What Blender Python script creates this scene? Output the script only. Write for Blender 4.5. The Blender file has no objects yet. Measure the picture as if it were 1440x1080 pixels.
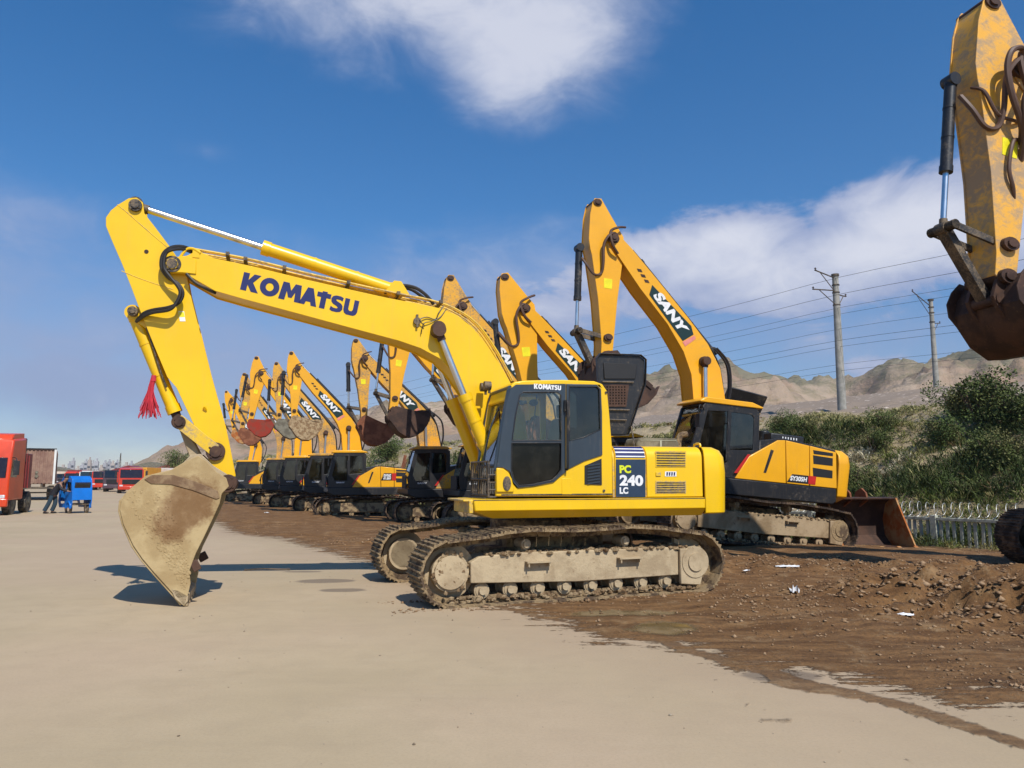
import bpy, bmesh, math, random
import numpy as np
from mathutils import Vector, Matrix, noise, geometry
R = math.radians
PI = math.pi
random.seed(7)
rng = np.random.default_rng(7)
scene = bpy.context.scene
C = scene.collection

# ---------------- camera, world, sun, exposure ----------------
FPX, CAMH, YH = 1080.0, 1.62, 672.0
PITCH = math.atan((YH - 540) / FPX)
cam_d = bpy.data.cameras.new('camera')
cam = bpy.data.objects.new('camera', cam_d)
C.objects.link(cam)
cam.location = (0, 0, CAMH)
cam.rotation_euler = (PI / 2 + PITCH, 0, 0)
cam_d.sensor_width = 36
cam_d.lens = FPX * 36 / 1440
cam_d.clip_start = 0.1
cam_d.clip_end = 8000
scene.camera = cam

SUN_TO = Vector((2.1, -4.2, 5.3)).normalized()     # towards the sun
SUN_EL = math.asin(SUN_TO.z)
SUN_ROT = math.atan2(SUN_TO.x, SUN_TO.y)
sd = bpy.data.lights.new('sun', 'SUN')
sd.energy = 5.0
sd.angle = R(0.5)
sd.color = (1.0, 0.955, 0.88)
sun = bpy.data.objects.new('sun', sd)
C.objects.link(sun)
sun.rotation_euler = SUN_TO.to_track_quat('Z', 'Y').to_euler()
scene.view_settings.view_transform = 'Standard'
scene.view_settings.look = 'None'
scene.view_settings.exposure = 0.0
scene.view_settings.gamma = 1.0

def ray(px, py):
    dx = (px - 720) / FPX; up = (540 - py) / FPX
    c, s = math.cos(PITCH), math.sin(PITCH)
    return Vector((dx, c - up * s, s + up * c))

def G(px, py, z=0.0):
    """ground point seen at a pixel"""
    d = ray(px, py)
    k = (z - CAMH) / d.z
    return Vector((d.x * k, d.y * k, z))

def AT(px, py, depth):
    d = ray(px, py)
    k = depth / d.y
    return Vector((d.x * k, depth, CAMH + d.z * k))

def azel(px, py):
    d = ray(px, py).normalized()
    return math.atan2(d.x, d.y), math.asin(d.z)

# ---------------- node helpers ----------------
class NT:
    def __init__(s, tree):
        s.t = tree; s.n = tree.nodes; s.l = tree.links
    def new(s, kind, **kw):
        n = s.n.new(kind)
        for k, v in kw.items(): setattr(n, k, v)
        return n
    def put(s, sock, v):
        if hasattr(v, 'is_output') or isinstance(v, bpy.types.NodeSocket): s.l.new(v, sock)
        elif isinstance(v, (tuple, list)) and len(v) == 3 and sock.type == 'RGBA': sock.default_value = (*v, 1)
        else: sock.default_value = v
    def math(s, op, a, b=0.0, c=None, clamp=False):
        n = s.new('ShaderNodeMath', operation=op, use_clamp=clamp)
        s.put(n.inputs[0], a); s.put(n.inputs[1], b)
        if c is not None: s.put(n.inputs[2], c)
        return n.outputs[0]
    def mix(s, f, a, b, blend='MIX'):
        n = s.new('ShaderNodeMix', data_type='RGBA', blend_type=blend)
        s.put(n.inputs[0], f); s.put(n.inputs[6], a); s.put(n.inputs[7], b)
        return n.outputs[2]
    def noise(s, vec, scale, detail=4, rough=.55, dist=0.0):
        n = s.new('ShaderNodeTexNoise')
        if vec is not None: s.l.new(vec, n.inputs['Vector'])
        n.inputs['Scale'].default_value = scale; n.inputs['Detail'].default_value = detail
        n.inputs['Roughness'].default_value = rough; n.inputs['Distortion'].default_value = dist
        return n.outputs['Fac']
    def step(s, v, lo, hi, a=0.0, b=1.0):
        n = s.new('ShaderNodeMapRange', interpolation_type='SMOOTHSTEP')
        s.put(n.inputs[0], v)
        n.inputs[1].default_value = lo; n.inputs[2].default_value = hi
        n.inputs[3].default_value = a; n.inputs[4].default_value = b
        return n.outputs[0]
    def mapping(s, vec, scale=(1, 1, 1), rot=(0, 0, 0)):
        n = s.new('ShaderNodeMapping')
        s.l.new(vec, n.inputs[0]); n.inputs['Scale'].default_value = scale; n.inputs['Rotation'].default_value = rot
        return n.outputs[0]
    def bump(s, h, strength=.3, dist=.01):
        n = s.new('ShaderNodeBump')
        s.l.new(h, n.inputs['Height']); n.inputs['Strength'].default_value = strength; n.inputs['Distance'].default_value = dist
        return n.outputs[0]

# ---------------- sky ----------------
world = bpy.data.worlds.new('World')
scene.world = world
world.use_nodes = True
w = NT(world.node_tree)
w.n.clear()
wo = w.new('ShaderNodeOutputWorld'); bg = w.new('ShaderNodeBackground')
w.l.new(bg.outputs[0], wo.inputs[0])
sky = w.new('ShaderNodeTexSky', sky_type='NISHITA')
sky.sun_disc = False; sky.sun_elevation = SUN_EL; sky.sun_rotation = SUN_ROT
sky.air_density = 1.0; sky.dust_density = 0.6; sky.ozone_density = 2.0; sky.altitude = 1500
tc = w.new('ShaderNodeTexCoord').outputs['Generated']
sx = w.new('ShaderNodeSeparateXYZ'); w.l.new(tc, sx.inputs[0])
AZ = w.math('ARCTAN2', sx.outputs[0], sx.outputs[1])
EL = w.math('ARCSINE', sx.outputs[2])
n_big = w.noise(w.mapping(tc, (1, 1, 1.6)), 3.2, 7, .6, .35)
n_fine = w.noise(w.mapping(tc, (1, 1, 1.8)), 11.0, 8, .62, .5)
nz = w.math('ADD', w.math('MULTIPLY', w.math('SUBTRACT', n_big, .5), 1.0), w.math('MULTIPLY', w.math('SUBTRACT', n_fine, .5), .9))
def puff(px, py, rx, ry, wgt):
    a0, e0 = azel(px, py)
    u = w.math('MULTIPLY', w.math('SUBTRACT', AZ, a0), FPX / rx)
    v = w.math('MULTIPLY', w.math('SUBTRACT', EL, e0), FPX / ry)
    d = w.math('SQRT', w.math('ADD', w.math('MULTIPLY', u, u), w.math('MULTIPLY', v, v)))
    return w.math('MULTIPLY', w.math('SUBTRACT', 1.0, d, clamp=True), wgt)
def puffs(lst):
    t = None
    for p in lst:
        q = puff(*p)
        t = q if t is None else w.math('ADD', t, q)
    return t
soft = puffs([(780, 60, 230, 140, 1.1), (560, -20, 470, 140, 1.0), (700, 135, 110, 75, .5),
              (700, 430, 560, 150, .8), (60, 480, 520, 230, .7), (290, 212, 70, 30, .4), (90, 300, 160, 50, .32), (90, 540, 110, 45, .38),
              (1250, 470, 420, 110, .6), (420, 560, 500, 110, .6), (-300, 250, 300, 200, .5), (1900, 150, 300, 200, .5)])
hard = puffs([(1020, 335, 110, 62, 1.2), (1000, 385, 230, 75, 1.0), (1190, 345, 190, 85, .9), (1340, 290, 200, 80, .8), (1380, 335, 240, 75, .6),
              (1170, 420, 300, 70, .45), (900, 350, 60, 35, .7), (780, 440, 190, 60, .55), (1255, 520, 90, 30, .4), (1750, 300, 300, 150, .8)])
a_soft = w.step(w.math('ADD', soft, w.math('MULTIPLY', nz, .8)), .10, 1.15, 0, .82)
a_soft = w.math('MULTIPLY', a_soft, w.step(soft, .0, .2))
a_hard = w.step(w.math('ADD', hard, w.math('MULTIPLY', nz, 1.5)), .16, .58, 0, .93)
a_hard = w.math('MULTIPLY', a_hard, w.step(hard, .0, .12))
alpha = w.math('MAXIMUM', a_soft, a_hard)
# graded blue
tint = w.new('ShaderNodeValToRGB')
w.l.new(EL, tint.inputs[0])
cr = tint.color_ramp
cr.elements[0].position = 0.0; cr.elements[0].color = (.80, .76, .82, 1)
cr.elements[1].position = .60; cr.elements[1].color = (.24, .90, 1.34, 1)
e = cr.elements.new(.12); e.color = (.74, .86, .98, 1)
e = cr.elements.new(.30); e.color = (.42, .90, 1.22, 1)
blue = w.mix(1.0, sky.outputs[0], tint.outputs[0], 'MULTIPLY')
shade = w.step(w.math('ADD', w.math('ADD', w.math('MULTIPLY', hard, .6), w.math('MULTIPLY', w.math('MULTIPLY', soft, w.step(EL, .20, .42)), .9)), w.math('MULTIPLY', nz, 1.3)), .10, 1.1)
ccol = w.mix(shade, (3.1, 3.7, 5.7), (7.0, 7.15, 8.0))
fin = w.mix(alpha, blue, ccol)
w.l.new(fin, bg.inputs[0])
bg.inputs[1].default_value = 0.11

# ---------------- materials ----------------
def principled(name):
    m = bpy.data.materials.new(name); m.use_nodes = True
    t = NT(m.node_tree); b = t.n['Principled BSDF']
    return m, t, b

def mat_paint(name, col, rough=.38, dirt=.25, dcol=(.30, .22, .13), scale=2.2, metal=0.0, bump=.06, coat=0.0, fade=.16):
    m, t, b = principled(name)
    oc = t.new('ShaderNodeTexCoord').outputs['Object']
    n1 = t.noise(oc, scale, 5, .6); n2 = t.noise(oc, scale * 9, 8, .7, .4)
    n3 = t.noise(t.mapping(oc, (6, 6, .7)), scale * 1.6, 6, .65)
    base = t.mix(t.step(n1, .3, .7), tuple(c * (1 - fade) for c in col), col)
    base = t.mix(t.step(n3, .50, .76, 0, .38), base, tuple(.6 * a + .4 * d for a, d in zip(col, dcol)))
    df = t.step(t.math('ADD', t.math('MULTIPLY', n1, .45), t.math('MULTIPLY', n2, .55)), .66 - dirt * .45, .78 - dirt * .35)
    df = t.math('MULTIPLY', df, min(1, .35 + dirt * 1.3))
    t.l.new(t.mix(df, base, dcol), b.inputs['Base Color'])
    rr = t.math('ADD', rough, t.math('MULTIPLY', df, .8 - rough))
    rr = t.math('ADD', rr, t.math('MULTIPLY', t.math('SUBTRACT', n2, .5), .2))
    t.l.new(rr, b.inputs['Roughness'])
    b.inputs['Metallic'].default_value = metal
    b.inputs['Coat Weight'].default_value = coat
    b.inputs['Coat Roughness'].default_value = .12
    t.l.new(t.bump(t.math('ADD', n2, t.math('MULTIPLY', n1, 2.0)), bump, .01), b.inputs['Normal'])
    return m

def mat_mud(name, c1, c2, scale=6, bump=.6, dist=.02, rough=.9, thr=(.4, .6), c3=None):
    m, t, b = principled(name)
    oc = t.new('ShaderNodeTexCoord').outputs['Object']
    n1 = t.noise(oc, scale, 8, .65, .3); n2 = t.noise(oc, scale * 7, 8, .75)
    col = t.mix(t.step(n1, *thr), c1, c2)
    if c3: col = t.mix(t.step(n2, .55, .72), col, c3)
    else: col = t.mix(t.step(n2, .45, .8, 0, .5), col, tuple(c * .55 for c in c1))
    t.l.new(col, b.inputs['Base Color'])
    b.inputs['Roughness'].default_value = rough
    b.inputs['Specular IOR Level'].default_value = .25
    t.l.new(t.bump(t.math('ADD', n1, n2), bump, dist), b.inputs['Normal'])
    return m

def mat_plain(name, col, rough=.6, metal=0.0, emit=0):
    m, t, b = principled(name)
    oc = t.new('ShaderNodeTexCoord').outputs['Object']
    n1 = t.noise(oc, 7, 5, .6)
    t.l.new(t.mix(t.step(n1, .35, .7), tuple(c * .85 for c in col), col), b.inputs['Base Color'])
    b.inputs['Roughness'].default_value = rough; b.inputs['Metallic'].default_value = metal
    return m

def mat_glass(name, tint=(.30, .36, .36), refl=1.0):
    m = bpy.data.materials.new(name); m.use_nodes = True
    t = NT(m.node_tree); t.n.clear()
    o = t.new('ShaderNodeOutputMaterial'); mx = t.new('ShaderNodeMixShader')
    tr = t.new('ShaderNodeBsdfTransparent'); tr.inputs[0].default_value = (*tint, 1)
    gl = t.new('ShaderNodeBsdfGlossy'); gl.inputs[0].default_value = (.9, .95, 1, 1)
    oc = t.new('ShaderNodeTexCoord').outputs['Object']
    gl.inputs['Roughness'].default_value = .04
    df = t.new('ShaderNodeBsdfDiffuse'); df.inputs[0].default_value = (.30, .27, .21, 1)
    fr = t.new('ShaderNodeFresnel'); fr.inputs[0].default_value = 1.5
    f = t.math('MULTIPLY', fr.outputs[0], 1.5 * refl, clamp=True)
    t.l.new(f, mx.inputs[0]); t.l.new(tr.outputs[0], mx.inputs[1]); t.l.new(gl.outputs[0], mx.inputs[2])
    mx2 = t.new('ShaderNodeMixShader')
    t.l.new(t.step(t.noise(oc, 5, 6, .6), .4, .8, .015, .07), mx2.inputs[0])
    t.l.new(mx.outputs[0], mx2.inputs[1]); t.l.new(df.outputs[0], mx2.inputs[2])
    t.l.new(mx2.outputs[0], o.inputs[0])
    return m

YEL = mat_paint('yellow_paint', (.86, .52, .003), .36, .15, (.45, .30, .13), 1.3, coat=.10, fade=.10)
YEL_D = mat_paint('yellow_paint_dusty', (.80, .50, .02), .5, .5, (.38, .28, .15), 2.5, fade=.1)
ORG = mat_paint('amber_paint', (.84, .395, .008), .38, .2, (.36, .24, .12), 1.2, coat=.15, fade=.1)
ORG_D = mat_paint('amber_paint_muddy', (.80, .38, .015), .45, .5, (.30, .20, .10), 2.0, fade=.12)
MUSTARD = mat_paint('mustard_paint_muddy', (.84, .42, .04), .5, .55, (.38, .26, .15), 1.0, fade=.1)
BLACK = mat_paint('black_paint', (.018, .018, .02), .4, .3, (.16, .12, .08), 2.5)
SLATE = mat_paint('slate_paint', (.032, .047, .064), .38, .12, (.2, .17, .13), 2.0)
NAVY = mat_plain('navy_decal', (.012, .016, .11), .4)
DGREEN = mat_plain('dark_green_decal', (.008, .03, .028), .4)
DBLUE = mat_plain('dark_blue_panel', (.022, .045, .085), .4)
WHITE = mat_plain('white_decal', (.82, .82, .82), .45)
LIME = mat_plain('lime_decal', (.72, .78, .02), .45)
RED = mat_plain('red_decal', (.55, .02, .015), .45)
HAZARD = mat_plain('warning_sticker', (.85, .75, .01), .45)
PINK = mat_plain('pale_pink_stripe', (.75, .25, .2), .45)
CHROME = mat_plain('chrome', (.80, .79, .78), .3, 1.0)
STEEL = mat_paint('dark_steel', (.045, .04, .037), .5, .5, (.22, .16, .10), 4, .3)
HOSE = mat_plain('hose_rubber', (.02, .016, .014), .45)
RUBBER = mat_paint('rubber', (.025, .025, .025), .8, .5, (.2, .16, .11), 5)
RUST = mat_mud('rusty_steel', (.16, .055, .028), (.26, .10, .05), 3.0, .3, .01, .75, c3=(.30, .20, .12))
RUST_O = mat_mud('orange_rust', (.36, .10, .02), (.42, .24, .10), 2.5, .3, .01, .8, c3=(.5, .38, .2))
BROWN = mat_mud('brown_worn_steel', (.045, .026, .020), (.085, .045, .030), 2.5, .3, .01, .6, c3=(.14, .08, .045))
MUDTAN = mat_mud('dried_mud', (.36, .27, .165), (.48, .375, .235), 2.4, .7, .015, .92, c3=(.25, .17, .095))
MUDDARK = mat_mud('mud_caked_steel', (.12, .08, .05), (.34, .24, .13), 5.0, .9, .03, .9, (.42, .55), c3=(.055, .035, .025))
DARKTRK = mat_mud('dark_track_steel', (.04, .028, .022), (.20, .13, .08), 4.0, .8, .02, .8, (.45, .65))
GREYB = mat_mud('grey_dusty_steel', (.13, .115, .085), (.22, .20, .15), 4, .5, .01, .9)
MUDLUMP = mat_mud('lumpy_mud', (.30, .19, .10), (.52, .38, .22), 7, 1.0, .05, .95, (.45, .55))
GLASS = mat_glass('tinted_glass', (.78, .86, .84))
GLASS_D = mat_glass('dark_glass', (.20, .26, .27), 1.0)
GLASS_K = mat_glass('smoked_glass', (.04, .05, .05), .35)
GRILLE = mat_plain('grille_black', (.012, .012, .014), .6)
INNER = mat_plain('cab_interior', (.07, .07, .075), .7)
LAMP = mat_plain('lamp_lens', (.6, .6, .6), .15)
TASSEL = mat_plain('red_cloth', (.55, .03, .05), .8)
CONC = mat_mud('pale_concrete', (.32, .33, .27), (.44, .44, .37), 3, .4, .01, .9)
POLE = mat_mud('grey_concrete_pole', (.26, .25, .22), (.36, .34, .30), 1.5, .3, .01, .9)

# ---------------- mesh builder ----------------
class MB:
    def __init__(s): s.v = []; s.f = []
    def add(s, vs, fs):
        o = len(s.v); s.v += [tuple(p) for p in vs]; s.f += [tuple(i + o for i in f) for f in fs]
        return s
    def box(s, c, d, rot=None):
        cx, cy, cz = c; x, y, z = d[0] / 2, d[1] / 2, d[2] / 2
        P = [Vector((a * x, b * y, e * z)) for a in (-1, 1) for b in (-1, 1) for e in (-1, 1)]
        if rot is not None: P = [rot @ p for p in P]
        P = [p + Vector(c) for p in P]
        return s.add(P, [(0, 1, 3, 2), (4, 6, 7, 5), (0, 4, 5, 1), (2, 3, 7, 6), (0, 2, 6, 4), (1, 5, 7, 3)])
    def prism(s, pts, y0, y1, pts1=None):
        """polygon in x,z extruded along y (pts at y0, pts1 at y1)"""
        n = len(pts); q = pts1 or pts
        vs = [(p[0], y0, p[1]) for p in pts] + [(p[0], y1, p[1]) for p in q]
        fs = [(i, (i + 1) % n, (i + 1) % n + n, i + n) for i in range(n)]
        tri = geometry.tessellate_polygon([[Vector((p[0], p[1], 0)) for p in pts]])
        fs += [tuple(t) for t in tri] + [tuple(i + n for i in reversed(t)) for t in tri]
        return s.add(vs, fs)
    def holed(s, outer, holes, y0, y1):
        loops = [[Vector((p[0], p[1], 0)) for p in l] for l in [outer] + holes]
        tri = geometry.tessellate_polygon(loops)
        flat = [p for l in loops for p in l]; n = len(flat)
        vs = [(p.x, y0, p.y) for p in flat] + [(p.x, y1, p.y) for p in flat]
        fs = [tuple(t) for t in tri] + [tuple(i + n for i in reversed(t)) for t in tri]
        k = 0
        for l in loops:
            m = len(l)
            fs += [(k + i, k + (i + 1) % m, k + (i + 1) % m + n, k + i + n) for i in range(m)]
            k += m
        return s.add(vs, fs)
    def cyl(s, p0, p1, r0, r1=None, n=16):
        p0, p1 = Vector(p0), Vector(p1); r1 = r0 if r1 is None else r1
        d = (p1 - p0)
        if d.length < 1e-6: return s
        q = d.to_track_quat('Z', 'Y')
        vs = []
        for p, r in ((p0, r0), (p1, r1)):
            for i in range(n):
                a = 2 * PI * i / n
                vs.append(p + q @ Vector((r * math.cos(a), r * math.sin(a), 0)))
        fs = [(i, (i + 1) % n, (i + 1) % n + n, i + n) for i in range(n)]
        fs += [tuple(range(n))[::-1], tuple(range(n, 2 * n))]
        return s.add(vs, fs)
    def tube(s, pts, r, n=8, smooth=6):
        P = [Vector(p) for p in pts]
        if smooth and len(P) > 2:
            Q = []
            for i in range(len(P) - 1):
                a = P[max(i - 1, 0)]; b = P[i]; c = P[i + 1]; d = P[min(i + 2, len(P) - 1)]
                for k in range(smooth):
                    t = k / smooth
                    Q.append(.5 * ((2 * b) + (-a + c) * t + (2 * a - 5 * b + 4 * c - d) * t * t + (-a + 3 * b - 3 * c + d) * t ** 3))
            Q.append(P[-1]); P = Q
        vs = []; fs = []
        ref = Vector((0.13, 1, .21)).normalized()
        for i, p in enumerate(P):
            t = (P[min(i + 1, len(P) - 1)] - P[max(i - 1, 0)]).normalized()
            u = t.cross(ref)
            u = u.normalized() if u.length > 1e-4 else t.orthogonal().normalized()
            v = t.cross(u)
            for k in range(n):
                a = 2 * PI * k / n
                vs.append(p + u * (r * math.cos(a)) + v * (r * math.sin(a)))
            if i: fs += [((i - 1) * n + k, (i - 1) * n + (k + 1) % n, i * n + (k + 1) % n, i * n + k) for k in range(n)]
        fs += [tuple(range(n)), tuple(range(len(vs) - n, len(vs)))[::-1]]
        return s.add(vs, fs)
    def shell(s, prof, y0, y1, th):
        """profile polyline (x,z) swept along y with thickness to its left"""
        n = len(prof); N = []
        for i in range(n):
            a = prof[max(i - 1, 0)]; b = prof[min(i + 1, n - 1)]
            t = Vector((b[0] - a[0], b[1] - a[1])).normalized(); N.append((-t.y, t.x))
        off = [(p[0] + m[0] * th, p[1] + m[1] * th) for p, m in zip(prof, N)]
        vs = [(p[0], y, p[1]) for y in (y0, y1) for p in prof] + [(p[0], y, p[1]) for y in (y0, y1) for p in off]
        fs = []
        for i in range(n - 1):
            fs += [(i, i + 1, n + i + 1, n + i), (2 * n + i, 3 * n + i, 3 * n + i + 1, 2 * n + i + 1),
                   (i, 2 * n + i, 2 * n + i + 1, i + 1), (n + i, n + i + 1, 3 * n + i + 1, 3 * n + i)]
        fs += [(0, n, 3 * n, 2 * n), (n - 1, 3 * n - 1, 4 * n - 1, 2 * n - 1)]
        return s.add(vs, fs)
    def ball(s, c, r, n=10, sc=(1, 1, 1), jit=0):
        vs = []; fs = []; m = n // 2
        for i in range(m + 1):
            th = PI * i / m
            for k in range(n):
                a = 2 * PI * k / n; q = r * (1 + random.uniform(-jit, jit))
                vs.append((c[0] + q * sc[0] * math.sin(th) * math.cos(a), c[1] + q * sc[1] * math.sin(th) * math.sin(a), c[2] + q * sc[2] * math.cos(th)))
        for i in range(m):
            fs += [(i * n + k, (i + 1) * n + k, (i + 1) * n + (k + 1) % n, i * n + (k + 1) % n) for k in range(n)]
        return s.add(vs, fs)
    def mesh(s, name, ang=35):
        me = bpy.data.meshes.new(name)
        me.from_pydata(s.v, [], s.f)
        bm = bmesh.new(); bm.from_mesh(me)
        bmesh.ops.remove_doubles(bm, verts=bm.verts, dist=1e-5)
        bmesh.ops.recalc_face_normals(bm, faces=bm.faces)
        bm.to_mesh(me); bm.free()
        if ang:
            me.polygons.foreach_set('use_smooth', [True] * len(me.polygons))
            me.set_sharp_from_angle(angle=R(ang))
        return me

def mk(name, mb, mat, parent=None, bevel=0, ang=35, loc=None, rot=None, scale=None, label=None):
    me = mb if isinstance(mb, bpy.types.Mesh) else mb.mesh(name, ang)
    if not me.materials: me.materials.append(mat)
    o = bpy.data.objects.new(name, me); C.objects.link(o)
    if me.materials[0] is not mat:
        o.material_slots[0].link = 'OBJECT'; o.material_slots[0].material = mat
    if parent is not None: o.parent = parent
    if bevel:
        b = o.modifiers.new('bevel', 'BEVEL'); b.width = bevel; b.segments = 2; b.limit_method = 'ANGLE'; b.angle_limit = R(40)
        b.harden_normals = False
    if loc: o.location = loc
    if rot: o.rotation_euler = rot
    if scale: o.scale = (scale,) * 3
    if label: o['label'] = label
    return o

def thing(name, label, cat, loc=(0, 0, 0), rot=(0, 0, 0), group=None):
    o = bpy.data.objects.new(name, None); C.objects.link(o)
    o.empty_display_size = .2
    o.location = loc; o.rotation_euler = rot
    o['label'] = label; o['category'] = cat
    if group: o['group'] = group
    return o

def tag(o, label, cat, group=None, kind=None):
    o['label'] = label; o['category'] = cat
    if group: o['group'] = group
    if kind: o['kind'] = kind
    return o

def struct(o): o['kind'] = 'structure'; return o

def text_mesh(s, bold=.03, shear=0.0, extrude=.0, spacing=1.0):
    cu = bpy.data.curves.new('lettering', 'FONT')
    cu.body = s; cu.offset = bold; cu.shear = shear; cu.extrude = extrude; cu.space_character = spacing; cu.fill_mode = 'FRONT' if not extrude else 'BOTH'
    o = bpy.data.objects.new('lettering', cu); C.objects.link(o)
    dg = bpy.context.evaluated_depsgraph_get()
    me = bpy.data.meshes.new_from_object(o.evaluated_get(dg))
    bpy.data.objects.remove(o); bpy.data.curves.remove(cu)
    return me
def lettering(s, A, B, cap, y, mat, parent, bold=.03, shear=0.0, name='lettering', spacing=1.0, thick=.006):
    """text from A to B (x,z points on the plane y), cap height in metres; read from +y"""
    me = text_mesh(s, bold, shear, thick / max(cap, .01) * .35, spacing)
    co = np.empty(len(me.vertices) * 3); me.vertices.foreach_get('co', co); co = co.reshape(-1, 3)
    mn, mx = co.min(0), co.max(0)
    X = Vector((B[0] - A[0], 0, B[1] - A[1])); L = X.length; X.normalize()
    Y = Vector((0, 1, 0)).cross(X)
    sx_ = L / (mx[0] - mn[0]); sy_ = cap / (mx[1] - mn[1])
    loc = (co - np.array([mn[0], mn[1], 0])) * np.array([sx_, sy_, cap])
    out = np.array([A[0], y, A[1]])[None] + loc[:, :1] * np.array(X)[None] + loc[:, 1:2] * np.array(Y)[None] + loc[:, 2:] * np.array([[0, 1, 0]])
    me.vertices.foreach_set('co', out.ravel()); me.update()
    me.materials.clear(); me.materials.append(mat)
    return mk(name, me, mat, parent)

GLY = {
 'K': [(0, 0), (.34, 0), (.34, .36), (.60, 0), (1, 0), (.62, .52), (.98, 1), (.60, 1), (.34, .62), (.34, 1), (0, 1)],
 'M': [(0, 0), (.08, 1), (.36, 1), (.5, .58), (.64, 1), (.92, 1), (1, 0), (.72, 0), (.69, .52), (.58, .18), (.42, .18), (.31, .52), (.28, 0)],
 'A': [(0, 0), (.34, 1), (.66, 1), (1, 0), (.68, 0), (.62, .2), (.38, .2), (.32, 0)],
 'T': [(.30, 0), (.70, 0), (.70, .70), (1, .70), (1, 1), (0, 1), (0, .70), (.30, .70)],
 'U': [(0, 1), (0, .28), (.08, .1), (.25, 0), (.75, 0), (.92, .1), (1, .28), (1, 1), (.66, 1), (.66, .36), (.58, .26), (.42, .26), (.34, .36), (.34, 1)],
 'O': [(.5 + .5 * math.cos(t), .5 + .5 * math.sin(t)) for t in np.linspace(0, 2 * PI, 29)[:-1]],
 'S': [(.02, .08), (.2, 0), (.6, 0), (.86, .06), (1, .22), (.98, .42), (.84, .56), (.5, .66), (.38, .72), (.44, .78), (.7, .78), (.9, .72), (.94, .94), (.72, 1), (.34, 1), (.1, .92), (0, .76), (.04, .58), (.2, .46), (.52, .36), (.64, .28), (.56, .22), (.3, .22), (.06, .3)]}
GLH = {'O': [(.5 + .20 * math.cos(t), .5 + .22 * math.sin(t)) for t in np.linspace(0, 2 * PI, 21)[:-1]]}
def letters(s, spans, A, B, cap, y, mat, parent, bold=0, thick=.004):
    """heavy hand-cut letters at set fractions of the word length, one mesh"""
    m = MB(); X = Vector((B[0] - A[0], B[1] - A[1])); Y = Vector((0, 1, 0)).cross(Vector((X.x, 0, X.y)).normalized()); Y = Vector((Y.x, Y.z)) * cap
    def tr(a, b, lo, hi, p):
        q = Vector(A[:2]) + X * (a + (b - a) * p[0]) + Y * (lo + (hi - lo) * p[1]); return (q.x, q.y)
    for ch_, (a, b, lo, hi) in zip(s, spans):
        m.holed([tr(a, b, lo, hi, p) for p in GLY[ch_]], [[tr(a, b, lo, hi, p) for p in GLH[ch_]]] if ch_ in GLH else [], y, y + thick)
    return mk('lettering', m, mat, parent)
KSP = [(0, .148, 0, 1), (.150, .312, -.02, 1.02), (.318, .505, 0, 1), (.492, .645, 0, 1), (.632, .752, 0, .9), (.757, .868, -.02, .92), (.876, 1, -.02, .9)]

class Frame:
    """local machine frame: x forward, y to its left, z up"""
    def __init__(s, cx, cy, cz, yaw, tilt=0.0):
        s.loc = (cx, cy, cz); s.rot = (0, R(tilt), PI + R(yaw))
        s.M = Matrix.Translation(s.loc) @ Matrix.Rotation(s.rot[2], 4, 'Z') @ Matrix.Rotation(s.rot[1], 4, 'Y')
        s.I = s.M.inverted()
    def L(s, px, py, y):
        o = s.I @ Vector((0, 0, CAMH)); d = s.I.to_3x3() @ ray(px, py)
        k = (y - o.y) / d.y
        p = o + d * k
        return (p.x, p.z)
    def P(s, px, py, y):
        a = s.L(px, py, y); return (a[0], y, a[1])
    def T(s, pts, y): return [s.L(a, b, y) for a, b in pts]

def circ(cx, cz, r, n=16, a0=0, a1=360):
    k = n if a1 - a0 >= 360 else n + 1
    return [(cx + r * math.cos(R(a0 + (a1 - a0) * i / n)), cz + r * math.sin(R(a0 + (a1 - a0) * i / n))) for i in range(k)]

# ---------------- tracks ----------------
MC = {}
def track_loop(a, r, tops):
    P = [(a + r * math.cos(R(t)), r + r * math.sin(R(t))) for t in range(-90, 71, 10)]
    P += tops
    P += [(-a + r * math.cos(R(t)), r + r * math.sin(R(t))) for t in range(112, 271, 10)]
    return P
def resample(P, pitch):
    Q = P + [P[0]]; S = [0]
    for i in range(len(P)): S.append(S[-1] + math.dist(Q[i], Q[i + 1]))
    n = round(S[-1] / pitch); out = []; j = 0
    for k in range(n):
        s = S[-1] * k / n
        while S[j + 1] < s: j += 1
        u = (s - S[j]) / (S[j + 1] - S[j])
        a, b = Q[j], Q[j + 1]; L = math.dist(a, b)
        out.append((a[0] + (b[0] - a[0]) * u, a[1] + (b[1] - a[1]) * u, (b[0] - a[0]) / L, (b[1] - a[1]) / L))
    return out, S[-1] / n

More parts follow.
